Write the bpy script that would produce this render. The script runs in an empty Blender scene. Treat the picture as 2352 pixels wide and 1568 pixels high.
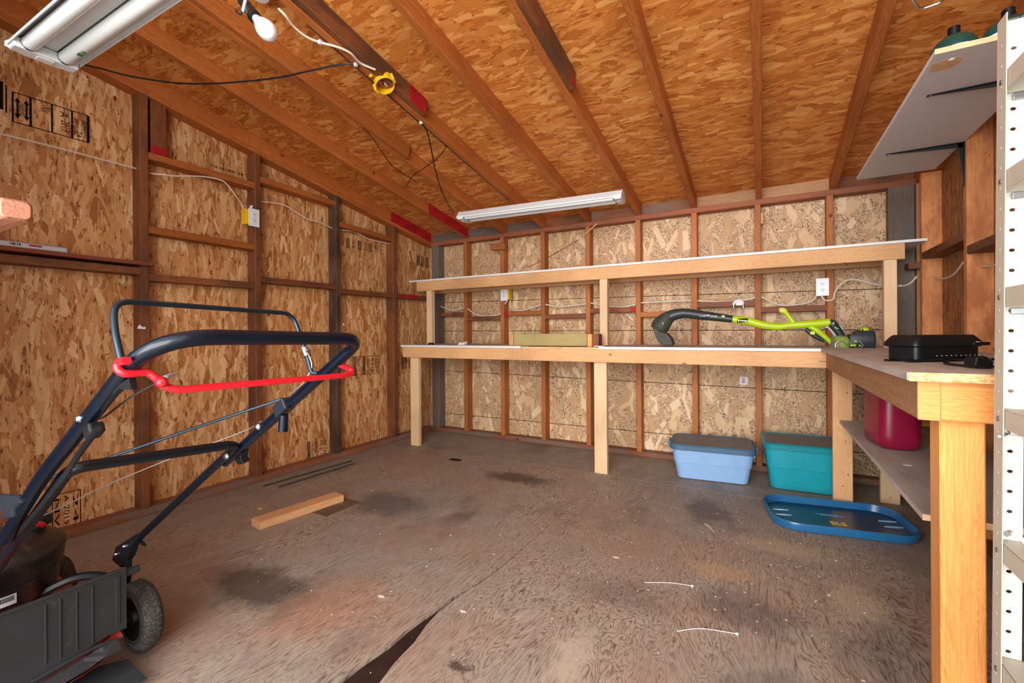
import bpy, bmesh, math, random
from mathutils import Vector, Matrix, Euler
V = Vector
R = random.Random(7)
scene = bpy.context.scene
COL = scene.collection

# ------------------------------------------------------------------ camera
FPX, YAW, HOR, ROLL, CAMH = 1029.04, 0.5085, 766.29, 0.0066, 0.9525
cy_, sy_ = math.cos(YAW), math.sin(YAW)
cr_, sr_ = math.cos(ROLL), math.sin(ROLL)
right = V((cy_, sy_, 0)); up = V((0, 0, 1)); fwd = V((-sy_, cy_, 0))
r2 = right * cr_ - up * sr_
u2 = right * sr_ + up * cr_
cam_d = bpy.data.cameras.new('camera'); cam = bpy.data.objects.new('camera', cam_d); COL.objects.link(cam)
cam.matrix_world = Matrix(((r2.x, u2.x, -fwd.x, 0), (r2.y, u2.y, -fwd.y, 0), (r2.z, u2.z, -fwd.z, CAMH), (0, 0, 0, 1)))
cam_d.sensor_width = 36; cam_d.lens = FPX / 2352 * 36; cam_d.shift_y = -(784 - HOR) / 2352
cam_d.clip_start = 0.02
scene.camera = cam

# ------------------------------------------------------------------ world, lamps, exposure
w = bpy.data.worlds.new('sky'); scene.world = w; w.use_nodes = True
bg = w.node_tree.nodes['Background']
bg.inputs[0].default_value = (0.86, 0.93, 1.0, 1); bg.inputs[1].default_value = 3.0
def area(name, loc, target, sx, sy, power, col):
    d = bpy.data.lights.new(name, 'AREA'); d.shape = 'RECTANGLE'; d.size = sx; d.size_y = sy; d.energy = power; d.color = col
    o = bpy.data.objects.new(name, d); COL.objects.link(o); o.location = loc
    o.rotation_euler = (V(target) - V(loc)).to_track_quat('-Z', 'Y').to_euler()
    return o
area('doorway_daylight', (-0.1, -2.6, 1.5), (-0.9, 3.5, 1.0), 3.8, 2.6, 350, (1.0, 0.97, 0.93))
scene.view_settings.view_transform = 'Standard'
scene.view_settings.look = 'None'
scene.view_settings.exposure = 0.0
scene.view_settings.gamma = 1
scene.view_settings.use_curve_mapping = False

# ------------------------------------------------------------------ measuring rays (pixel -> point on a real plane of the room)
def ray(px, py):
    a = (px - 1176) / FPX; b = (py - HOR) / FPX
    u = cr_ * a - sr_ * b; v = sr_ * a + cr_ * b
    return V((u * cy_ - sy_, u * sy_ + cy_, -v))
def on(i, val, px, py):
    d = ray(px, py); o = V((0, 0, CAMH)); t = (val - o[i]) / d[i]
    return o + d * t
def onX(px, py, v): return on(0, v, px, py)
def onY(px, py, v): return on(1, v, px, py)
def onZ(px, py, v=0.0): return on(2, v, px, py)

# ------------------------------------------------------------------ materials
def s2l(c):
    return tuple(((x / 255) / 12.92 if x / 255 <= 0.04045 else ((x / 255 + 0.055) / 1.055) ** 2.4) for x in c) + (1,)
class NT:
    def __init__(s, name, rough=0.6, spec=0.3):
        s.m = bpy.data.materials.new(name); s.m.use_nodes = True
        s.t = s.m.node_tree; s.n = s.t.nodes; s.b = s.n['Principled BSDF']
        s.b.inputs['Roughness'].default_value = rough
        s.b.inputs['Specular IOR Level'].default_value = spec
    def link(s, a, b): s.t.links.new(a, b)
    def node(s, typ, **kw):
        n = s.n.new(typ)
        for k, v in kw.items():
            if k.startswith('i_'):
                key = k[2:].replace('_', ' ')
                n.inputs[int(key) if key.isdigit() else key].default_value = v
            else: setattr(n, k, v)
        return n
    def math(s, op, a, b=None, clamp=False):
        n = s.n.new('ShaderNodeMath'); n.operation = op; n.use_clamp = clamp
        for i, x in enumerate((a, b)):
            if x is None: continue
            if isinstance(x, (int, float)): n.inputs[i].default_value = x
            else: s.link(x, n.inputs[i])
        return n.outputs[0]
    def mix(s, f, a, b, mode='MIX'):
        n = s.n.new('ShaderNodeMix'); n.data_type = 'RGBA'; n.blend_type = mode
        for sock, x in ((n.inputs[0], f), (n.inputs[6], a), (n.inputs[7], b)):
            if isinstance(x, (int, float, tuple)): sock.default_value = x
            else: s.link(x, sock)
        return n.outputs[2]
    def ramp(s, f, stops, interp='LINEAR'):
        n = s.n.new('ShaderNodeValToRGB'); n.color_ramp.interpolation = interp
        e = n.color_ramp.elements
        while len(e) < len(stops): e.new(0.5)
        for q, (p, c) in zip(e, stops): q.position = p; q.color = c
        s.link(f, n.inputs[0]); return n.outputs[0]
    def coords(s): return s.node('ShaderNodeTexCoord').outputs['Object']
    def vec(s, x, y, z):
        n = s.n.new('ShaderNodeCombineXYZ')
        for i, q in enumerate((x, y, z)):
            if isinstance(q, (int, float)): n.inputs[i].default_value = q
            else: s.link(q, n.inputs[i])
        return n.outputs[0]
    def sep(s, v):
        n = s.n.new('ShaderNodeSeparateXYZ'); s.link(v, n.inputs[0]); return n.outputs
    def map(s, v, loc=(0, 0, 0), rot=(0, 0, 0), sc=(1, 1, 1)):
        n = s.n.new('ShaderNodeMapping'); s.link(v, n.inputs[0])
        n.inputs[1].default_value = loc; n.inputs[2].default_value = rot; n.inputs[3].default_value = sc
        return n.outputs[0]
    def noise(s, v, scale, detail=2.0, rough=0.5, dist=0.0):
        n = s.n.new('ShaderNodeTexNoise'); s.link(v, n.inputs['Vector'])
        n.inputs['Scale'].default_value = scale; n.inputs['Detail'].default_value = detail
        n.inputs['Roughness'].default_value = rough; n.inputs['Distortion'].default_value = dist
        return n.outputs['Fac']
    def out(s, c, rough=None):
        s.link(c, s.b.inputs['Base Color'])
        if rough is not None: s.link(rough, s.b.inputs['Roughness'])
        return s.m
    def bump(s, h, strength, dist):
        n = s.n.new('ShaderNodeBump'); n.inputs['Strength'].default_value = strength; n.inputs['Distance'].default_value = dist
        s.link(h, n.inputs['Height']); s.link(n.outputs[0], s.b.inputs['Normal'])

def osb(name, axes, pal, along, spread, size=0.105, asp=0.30, layers=8, seed=1, keep=(0.28, 0.52), base=None, gap=(60, 30, 14), rough=0.55, sliver=0.72, stretch=1.5):
    """oriented strand board: single flakes, each with its own angle, width, length and tone, laid layer over layer.
    axes = the panel's plane; along = 0 when the strands run along the second axis, pi/2 for the first"""
    t = NT(name, rough, 0.35); rr = random.Random(seed)
    c = t.sep(t.coords()); uv0 = t.vec(c[axes[0]], c[axes[1]], 0.0)
    uv = t.map(uv0, rot=(0, 0, along))
    warp = t.node('ShaderNodeTexNoise', i_Scale=26.0, i_Detail=3.0); warp.inputs['Roughness'].default_value = 0.7; t.link(uv, warp.inputs['Vector'])
    wc = t.node('ShaderNodeVectorMath', operation='SUBTRACT'); wc.inputs[1].default_value = (.5, .5, .5); t.link(warp.outputs['Color'], wc.inputs[0])
    wv = t.node('ShaderNodeVectorMath', operation='SCALE'); wv.inputs['Scale'].default_value = 0.016; t.link(wc.outputs[0], wv.inputs[0])
    av = t.node('ShaderNodeVectorMath', operation='ADD'); t.link(uv, av.inputs[0]); t.link(wv.outputs[0], av.inputs[1]); uvw = av.outputs[0]
    stops = [(i / (len(pal) - 1), s2l(p)) for i, p in enumerate(pal)]
    if base:
        colr = t.ramp(t.noise(t.map(uv, sc=(1, base[1], 1)), base[0], 3, 0.65, base[2]), [(0.36, s2l(base[3])), (0.48, s2l(base[4])), (0.60, s2l(base[5]))])
    else:
        colr = t.ramp(t.noise(t.map(uvw, sc=(1, .22, 1)), 90, 3, 0.6), [(0.30, s2l(gap)), (0.45, stops[1][1]), (0.62, stops[len(pal) // 2][1]), (0.75, stops[-2][1])])
    for i in range(layers):
        k = size * (1.25 - .75 * i / layers) * rr.uniform(.9, 1.1)
        m = t.map(uvw, loc=(rr.uniform(0, 9), rr.uniform(0, 9), 0), rot=(0, 0, rr.uniform(-.2, .2)))
        m = t.map(m, sc=(1 / k, 1 / (k * stretch), 1))
        vo = t.node('ShaderNodeTexVoronoi', voronoi_dimensions='2D'); vo.inputs['Scale'].default_value = 1.0; t.link(m, vo.inputs['Vector'])
        cc = t.sep(vo.outputs['Color'])
        lv = t.node('ShaderNodeVectorMath', operation='SUBTRACT'); t.link(m, lv.inputs[0]); t.link(vo.outputs['Position'], lv.inputs[1])
        ro = t.node('ShaderNodeVectorRotate', rotation_type='Z_AXIS'); t.link(lv.outputs[0], ro.inputs['Vector'])
        t.link(t.math('MULTIPLY', t.math('SUBTRACT', cc[0], 0.5), 2 * spread), ro.inputs['Angle'])
        lo = t.sep(ro.outputs[0])
        h = t.math('FRACT', t.math('MULTIPLY', cc[0], 7.31))
        wd = t.math('ADD', t.math('MULTIPLY', h, asp * .75), asp * .35)
        ax = t.math('DIVIDE', t.math('ABSOLUTE', lo[0]), wd)
        ay = t.math('DIVIDE', t.math('ABSOLUTE', lo[1]), t.math('ADD', t.math('MULTIPLY', cc[2], 0.25), 0.36))
        d = t.math('MAXIMUM', ax, ay)
        kp = rr.uniform(*keep)
        h2 = t.math('FRACT', t.math('MULTIPLY', cc[1], 5.17))
        mask = t.math('MULTIPLY', t.math('LESS_THAN', d, 1.0), t.math('GREATER_THAN', h2, kp))
        g = t.noise(t.map(ro.outputs[0], sc=(1.0, 0.05, 1)), 26, 2.0, .6)
        edge = t.math('GREATER_THAN', ax, 0.86)  # flake edges go darker: the gap shadow is put into the colour
        sh = t.math('SUBTRACT', t.math('ADD', t.math('MULTIPLY', g, 0.5), 0.76), t.math('MULTIPLY', edge, 0.16))
        fc = t.mix(1.0, t.ramp(cc[1], stops), t.vec(sh, sh, sh), 'MULTIPLY')
        colr = t.mix(mask, colr, fc)
    sl = t.noise(t.map(uvw, rot=(0, 0, .25), sc=(1, .16, 1)), 120, 1.0, 0.4, 0.8)
    colr = t.mix(t.math('MULTIPLY', t.math('GREATER_THAN', sl, sliver), 0.75), colr, s2l(gap))
    big = t.noise(uv0, 1.6, 2.0)
    colr = t.mix(1.0, colr, t.ramp(big, [(0.3, (0.86, 0.84, 0.82, 1)), (0.7, (1.06, 1.06, 1.06, 1))]), 'MULTIPLY')
    return t.out(colr)

def wood(name, light, dark, knot=(70, 30, 14), rough=0.6, spec=0.3, fig=1.0, stain=None, knots=True):
    """sawn lumber, grain along local X, different for every board"""
    t = NT(name, rough, spec)
    oi = t.node('ShaderNodeObjectInfo').outputs['Random']
    off = t.math('MULTIPLY', oi, 37.0)
    co = t.coords()
    av = t.node('ShaderNodeVectorMath', operation='ADD'); t.link(co, av.inputs[0]); t.link(t.vec(off, off, off), av.inputs[1]); p = av.outputs[0]
    wide = t.noise(t.map(p, sc=(0.9, 11, 11)), 1.6, 3, 0.55, 0.6)
    ringv = t.math('MULTIPLY', wide, 26.0 * fig)
    ring = t.math('FRACT', ringv)
    ring = t.math('SMOOTH_MIN', ring, t.math('MULTIPLY', t.math('SUBTRACT', 1.0, ring), 3.0))
    fine = t.noise(t.map(p, sc=(1.2, 60, 60)), 4.0, 2, 0.6)
    f = t.math('ADD', t.math('MULTIPLY', ring, 0.45), t.math('MULTIPLY', fine, 0.75), True)
    c = t.ramp(f, [(0.15, s2l(dark)), (0.75, s2l(light))])
    bl = t.noise(p, 2.2, 2)
    c = t.mix(1.0, c, t.ramp(bl, [(0.3, (.80, .78, .76, 1)), (0.7, (1.1, 1.1, 1.1, 1))]), 'MULTIPLY')
    if knots:
        vo = t.node('ShaderNodeTexVoronoi', voronoi_dimensions='3D'); vo.inputs['Scale'].default_value = 1.0
        t.link(t.map(p, sc=(6.5, 9, 9)), vo.inputs['Vector'])
        kc = t.sep(vo.outputs['Color'])
        k = t.math('MULTIPLY', t.math('LESS_THAN', kc[0], 0.16), t.math('SUBTRACT', 1.0, t.math('MULTIPLY', vo.outputs['Distance'], 8.5), True))
        c = t.mix(t.math('MINIMUM', t.math('MULTIPLY', k, 2.2), 0.75), c, s2l(knot))
    if stain:
        sn = t.noise(t.map(p, sc=(1, 2.5, 2.5)), 3.5, 4, 0.65)
        c = t.mix(t.ramp(sn, [(0.45, (0, 0, 0, 1)), (0.62, (.85, .85, .85, 1))]), c, s2l(stain))
    # per-board tone
    tone = t.math('ADD', t.math('MULTIPLY', oi, 0.28), 0.86)
    c = t.mix(1.0, c, t.vec(tone, tone, tone), 'MULTIPLY')
    return t.out(c)

def plain(name, rgb, rough=0.45, spec=0.5, metal=0.0, dust=None, var=0.12, coat=0.0):
    t = NT(name, rough, spec); t.b.inputs['Metallic'].default_value = metal
    if coat: t.b.inputs['Coat Weight'].default_value = coat
    n = t.noise(t.coords(), 14, 3)
    base = s2l(rgb)
    lo = tuple(x * (1 - var) for x in base[:3]) + (1,); hi = tuple(min(1, x * (1 + var)) for x in base[:3]) + (1,)
    c = t.ramp(n, [(0.3, lo), (0.7, hi)])
    if dust:
        dn = t.noise(t.coords(), dust[1], 4, 0.7)
        c = t.mix(t.ramp(dn, [(dust[2], (0, 0, 0, 1)), (dust[2] + .12, (dust[3],) * 3 + (1,))]), c, s2l(dust[0]))
    return t.out(c)

M = {}
M['osb_left'] = osb('osb_left', (1, 2), [(140, 80, 38), (190, 128, 74), (206, 148, 94), (218, 166, 112), (234, 192, 142), (196, 132, 76)], 0.0, 0.62, 0.085, 0.22, 8, 3, gap=(76, 38, 18), stretch=2.0, sliver=.69)
M['osb_back'] = osb('osb_back', (0, 2), [(172, 128, 88), (206, 168, 126), (222, 190, 150), (190, 148, 106), (232, 206, 170)], 0.0, 1.1, 0.11, 0.24, 5, 11, keep=(.5, .8), base=(72, .7, 2.6, (84, 52, 34), (184, 144, 106), (230, 202, 164)), gap=(80, 50, 32))
M['osb_ceiling'] = osb('osb_ceiling', (0, 1), [(170, 90, 34), (200, 118, 50), (214, 134, 62), (226, 150, 76), (240, 174, 100), (196, 112, 46)], 1.57, 0.6, 0.085, 0.24, 7, 5, gap=(140, 70, 28), stretch=1.6, sliver=.75)
M['osb_right'] = osb('osb_right', (1, 2), [(92, 56, 30), (150, 100, 60), (180, 130, 84), (110, 68, 38), (190, 145, 98)], 0.0, 0.2, 0.09, 0.12, 6, 9, gap=(60, 36, 20), stretch=2.2)
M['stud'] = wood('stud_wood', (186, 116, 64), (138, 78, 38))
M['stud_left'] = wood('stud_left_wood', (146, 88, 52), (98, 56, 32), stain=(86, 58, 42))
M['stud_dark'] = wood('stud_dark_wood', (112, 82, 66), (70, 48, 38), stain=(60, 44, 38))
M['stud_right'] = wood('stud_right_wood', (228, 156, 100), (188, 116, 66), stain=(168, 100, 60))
M['rafter'] = wood('rafter_wood', (190, 112, 54), (138, 72, 30))
M['plate'] = wood('plate_wood', (160, 94, 62), (116, 62, 38), stain=(120, 78, 56))
M['pine'] = wood('pine_wood', (228, 180, 130), (204, 148, 98), knot=(120, 66, 34))
M['pine_pale'] = wood('pale_pine_wood', (232, 200, 160), (214, 176, 132), knot=(130, 80, 46))
M['fir'] = wood('orange_fir_wood', (240, 172, 96), (214, 128, 56), knot=(150, 66, 26), fig=1.6, knots=False, spec=0.4, rough=0.45)
M['grey_wood'] = wood('grey_wood', (124, 108, 96), (88, 74, 64), knot=(50, 40, 34), stain=(96, 92, 86))
M['dusty_plate'] = wood('dusty_plate_wood', (150, 92, 64), (116, 72, 50), stain=(118, 104, 92))
M['treated'] = wood('treated_wood', (172, 158, 106), (150, 136, 88), knots=False)
M['board_side'] = wood('board_side_wood', (182, 138, 100), (146, 104, 70), knot=(90, 52, 30))
M['red_paint'] = plain('red_paint', (168, 26, 34), 0.6, 0.3, var=0.25)
M['white_lam'] = plain('white_laminate', (226, 226, 226), 0.35, 0.4, var=0.03)
M['white_shelf'] = plain('white_shelf_laminate', (222, 223, 230), 0.5, 0.3, var=0.02)
M['chip_edge'] = osb('chipboard_edge', (0, 2), [(214, 168, 110), (236, 196, 140), (200, 146, 84), (244, 208, 156)], 1.57, 0.6, 0.014, 0.3, 4, 21, gap=(170, 118, 66), base=(300, .4, 1., (196, 140, 80), (232, 190, 130), (244, 212, 160)))
M['raw_edge'] = plain('raw_particle_edge', (226, 190, 146), 0.8, 0.1, var=0.15)
M['dusty_top'] = None
def dusty_top():
    t = NT('dusty_bench_top', 0.7, 0.25)
    co = t.coords()
    n = t.noise(t.map(co, sc=(1, .25, 1)), 20, 3, 0.6)
    c = t.ramp(n, [(0.3, s2l((172, 164, 158))), (0.7, s2l((200, 192, 186)))])
    n2 = t.noise(co, 2.5, 3)
    c = t.mix(t.ramp(n2, [(0.5, (0, 0, 0, 1)), (0.7, (.6, .6, .6, 1))]), c, s2l((214, 208, 204)))
    return t.out(c)
M['dusty_top'] = dusty_top()
M['galv'] = plain('galvanised_metal', (170, 174, 178), 0.35, 0.5, 1.0)
M['black_metal'] = plain('black_metal', (20, 26, 28), 0.4, 0.5)
M['fixture'] = plain('fixture_white_enamel', (222, 228, 232), 0.3, 0.5, var=0.03)
M['lens'] = plain('tube_glass', (226, 232, 234), 0.12, 0.5, var=0.02)
M['bulb'] = plain('bulb_glass', (236, 238, 246), 0.08, 0.6, var=0.01)
M['black_plastic'] = plain('black_plastic', (16, 20, 24), 0.42, 0.4)
M['slate'] = plain('slate_plastic', (32, 38, 46), 0.4, 0.4)
M['yellow'] = plain('yellow_plastic', (232, 186, 20), 0.4, 0.5, var=0.06)
M['white_cable'] = plain('white_cable_sheath', (222, 206, 190), 0.5, 0.4, var=0.05)
M['grey_cable'] = plain('grey_cable_sheath', (216, 202, 184), 0.5, 0.4, var=0.05)
M['outlet'] = plain('outlet_white', (232, 234, 240), 0.3, 0.5, var=0.02)
M['slot'] = plain('dark_slot', (30, 26, 24), 0.7, 0.2)
M['ink'] = plain('black_ink', (24, 18, 14), 0.8, 0.1)
M['ink_soft'] = plain('worn_ink', (58, 34, 22), 0.8, 0.1, var=.3)
M['mower_tube'] = plain('blue_black_enamel', (5, 18, 32), 0.24, 0.4)
M['mower_tube2'] = plain('black_enamel', (9, 18, 26), 0.3, 0.45)
M['bail'] = plain('bail_dark_steel', (42, 58, 70), 0.28, 0.5, 0.6)
M['red_plastic'] = plain('red_rod_coating', (214, 30, 44), 0.3, 0.5, var=.05)
M['red_deck'] = plain('red_deck_paint', (150, 24, 20), 0.4, 0.5, dust=((96, 70, 54), 22, 0.46, 0.8))
M['flap'] = plain('charcoal_flap_plastic', (38, 39, 42), 0.42, 0.4, dust=((84, 78, 72), 30, 0.60, 0.3))
M['engine'] = plain('engine_black_plastic', (30, 28, 27), 0.38, 0.5, dust=((78, 66, 54), 40, 0.52, 0.35))
M['rubber'] = plain('dusty_rubber', (52, 50, 48), 0.85, 0.2, dust=((112, 106, 98), 210, 0.50, 0.6))
M['mat_rubber'] = plain('dark_rubber_sheet', (46, 50, 52), 0.7, 0.2)
M['steel'] = plain('steel', (176, 184, 190), 0.25, 0.5, 1.0)
M['wire'] = plain('wire', (120, 112, 104), 0.4, 0.5, 0.5)
M['lime'] = plain('lime_plastic', (176, 204, 18), 0.35, 0.5, var=.05)
M['lime_light'] = plain('light_lime_soft_plastic', (206, 222, 86), 0.5, 0.4, var=.05)
M['trim_black'] = plain('trimmer_dark_plastic', (38, 48, 52), 0.42, 0.5)
M['trim_grass'] = plain('trimmer_soiled_plastic', (52, 56, 50), 0.6, 0.4, dust=((84, 82, 62), 40, 0.5, 0.6))
M['grey_plastic'] = plain('grey_plastic', (176, 182, 188), 0.4, 0.5)
M['tote_blue'] = plain('tote_light_blue', (140, 178, 222), 0.38, 0.5, var=.05, dust=((120, 132, 150), 26, .62, .5))
M['tote_blue_lid'] = plain('tote_lid_slate', (76, 106, 134), 0.5, 0.4, var=.08)
M['lid_dust'] = plain('dusty_lid_panel', (140, 136, 130), 0.8, 0.2, var=.12)
M['tote_teal'] = plain('tote_teal', (26, 158, 176), 0.35, 0.5, var=.06)
M['tote_teal_lid'] = plain('tote_teal_rim', (24, 138, 152), 0.35, 0.5, var=.06)
M['lid_navy'] = plain('lid_navy', (12, 62, 100), 0.28, 0.5, var=.12)
M['lid_lit_rim'] = plain('lid_rim_lit_blue', (36, 102, 152), 0.22, 0.6, var=.05)
M['lid_highlight'] = plain('lid_latch_blue', (120, 176, 214), 0.3, 0.5, var=.05)
M['burgundy'] = plain('burgundy_plastic', (140, 14, 54), 0.32, 0.5, dust=((150, 96, 104), 120, 0.66, 0.6))
M['shelf_white'] = plain('shelving_white_enamel', (238, 236, 228), 0.4, 0.4, var=.03)
M['shelf_shaded'] = plain('shelving_shaded_enamel', (200, 192, 176), 0.55, 0.3, var=.06)  # same white enamel, with the shade on side faces and lips painted in
M['green_can'] = plain('canister_green', (26, 74, 68), 0.3, 0.6, var=.08)
M['paper'] = plain('paper_white', (232, 234, 238), 0.7, 0.2, var=.02)
M['paper_grey'] = plain('white_carton', (196, 196, 204), 0.6, 0.2, var=.05)
M['sticker_yellow'] = plain('sticker_yellow', (236, 206, 20), 0.4, 0.4, var=.03)
M['green_label'] = plain('green_label', (40, 140, 60), 0.5, 0.4)
M['rod_metal'] = plain('dull_rod_metal', (66, 62, 60), 0.6, 0.3)
M['debris'] = plain('pale_debris', (222, 206, 184), 0.8, 0.2, var=.3)
M['ground'] = plain('pale_bounce_ground', (176, 170, 160), 0.9, 0.2)
M['siding'] = plain('outer_siding', (150, 140, 126), 0.8, 0.2)
M['scraped'] = plain('scraped_paint_pale', (232, 206, 190), 0.5, 0.4, var=.1)
def clear_mat():
    t = NT('clear_guard_plastic', 0.08, 0.5)
    t.b.inputs['Transmission Weight'].default_value = 0.85; t.b.inputs['IOR'].default_value = 1.2
    t.b.inputs['Base Color'].default_value = s2l((214, 226, 190)); return t.m
M['clear'] = clear_mat()

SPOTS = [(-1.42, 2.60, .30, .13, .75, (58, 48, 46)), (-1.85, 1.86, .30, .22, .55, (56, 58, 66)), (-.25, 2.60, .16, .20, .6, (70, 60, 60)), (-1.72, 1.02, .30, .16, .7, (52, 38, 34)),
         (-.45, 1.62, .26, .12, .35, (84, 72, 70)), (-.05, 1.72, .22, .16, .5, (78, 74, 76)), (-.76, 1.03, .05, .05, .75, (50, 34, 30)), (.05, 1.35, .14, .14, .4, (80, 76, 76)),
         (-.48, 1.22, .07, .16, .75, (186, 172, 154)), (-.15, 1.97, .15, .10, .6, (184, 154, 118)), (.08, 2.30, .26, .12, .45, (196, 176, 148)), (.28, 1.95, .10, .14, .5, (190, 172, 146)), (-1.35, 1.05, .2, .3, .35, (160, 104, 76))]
def floor_mat(name, tone, red, seed):
    t = NT(name, 0.62, 0.28)
    co = t.map(t.coords(), loc=(seed, seed * 1.7, 0))
    # worn plywood: flame-figure grain running along Y
    base = t.noise(t.map(co, sc=(3.2, .55, 1)), 1.5, 4, 0.6, 1.1)
    rings = t.math('FRACT', t.math('MULTIPLY', base, 34.0))
    tri = t.math('ABSOLUTE', t.math('SUBTRACT', rings, 0.5))
    fine = t.noise(t.map(co, sc=(1, .2, 1)), 95, 3, 0.65, .6)
    swirl = t.noise(co, 34, 3, 0.6, 3.0)
    line = t.math('ADD', t.math('MULTIPLY', tri, 0.9), t.math('ADD', t.math('MULTIPLY', fine, 0.55), t.math('MULTIPLY', swirl, 0.45)))
    wear = t.noise(co, 1.1, 4, 0.6)
    grainy = t.ramp(line, [(0.44, s2l((90, 70, 58))), (0.60, s2l((146, 130, 116))), (0.86, s2l((170, 156, 142)))])
    grey = t.ramp(t.noise(co, 7, 4, 0.65), [(0.3, s2l((122, 114, 106))), (0.7, s2l((156, 146, 136)))])
    c = t.mix(t.ramp(wear, [(0.36, (.25, .25, .25, 1)), (0.58, (tone,) * 3 + (1,))]), grey, grainy)
    # reddish bare wood patches
    rn = t.noise(co, 1.5, 5, 0.65)
    c = t.mix(t.ramp(rn, [(0.46, (0, 0, 0, 1)), (0.66, (red,) * 3 + (1,))]), c, t.mix(0.42, c, s2l((164, 116, 88))))
    # dark oil stains
    sn = t.noise(t.map(co, sc=(1.0, .6, 1)), 1.7, 5, 0.62)
    c = t.mix(t.ramp(sn, [(0.57, (0, 0, 0, 1)), (0.72, (.7, .7, .7, 1))]), c, s2l((66, 58, 58)))
    wn = t.node('ShaderNodeTexNoise', i_Scale=5.0, i_Detail=5.0); wn.inputs['Roughness'].default_value = 0.75; t.link(t.coords(), wn.inputs['Vector'])
    ws_ = t.node('ShaderNodeVectorMath', operation='MULTIPLY_ADD'); t.link(wn.outputs['Color'], ws_.inputs[0]); ws_.inputs[1].default_value = (.30, .30, 0); t.link(t.coords(), ws_.inputs[2])
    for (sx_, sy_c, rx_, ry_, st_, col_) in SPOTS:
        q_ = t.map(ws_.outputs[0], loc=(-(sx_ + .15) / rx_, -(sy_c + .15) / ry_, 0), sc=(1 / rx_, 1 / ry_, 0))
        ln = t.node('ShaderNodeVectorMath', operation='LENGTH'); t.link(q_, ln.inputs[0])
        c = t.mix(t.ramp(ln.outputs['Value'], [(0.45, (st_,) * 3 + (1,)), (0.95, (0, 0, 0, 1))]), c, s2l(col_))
    # pale scrapes, sawdust
    pn = t.noise(co, 3.3, 6, 0.75)
    pg = t.noise(co, 140, 2, .6)
    pm = t.math('MULTIPLY', t.sep(t.ramp(pn, [(0.58, (0, 0, 0, 1)), (0.66, (1, 1, 1, 1))]))[0], t.math('GREATER_THAN', pg, 0.52))
    c = t.mix(t.math('MULTIPLY', pm, 0.55), c, s2l((196, 176, 148)))
    sp = t.noise(co, 230, 1, .5)
    c = t.mix(t.math('MULTIPLY', t.math('GREATER_THAN', sp, 0.76), .5), c, s2l((214, 200, 184)))
    t.bump(line, 0.25, 0.004)
    return t.out(c, t.math('ADD', t.math('MULTIPLY', fine, 0.25), 0.42))
M['floor'] = floor_mat('worn_plywood_floor', .95, .85, 3.0)
M['floor_grey'] = floor_mat('grey_plywood_floor', .35, .2, 8.0)
M['floor_sub'] = plain('dark_floor_groove', (48, 30, 24), 0.8, 0.2, var=.3)

# ------------------------------------------------------------------ object helpers
W = {}
def tag(o, label=None, cat=None, group=None, kind=None):
    if label: o['label'] = label
    if cat: o['category'] = cat
    if group: o['group'] = group
    if kind: o['kind'] = kind
    return o
def attach(o, par, mw):
    W[o.name] = mw
    if par is None: o.matrix_world = mw
    else:
        o.parent = par; o.matrix_parent_inverse = W[par.name].inverted(); o.matrix_basis = mw
def thing(name, loc, label, cat, group=None):
    o = bpy.data.objects.new(name, None); COL.objects.link(o); o.empty_display_size = .05
    attach(o, None, Matrix.Translation(V(loc))); return tag(o, label, cat, group)

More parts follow.
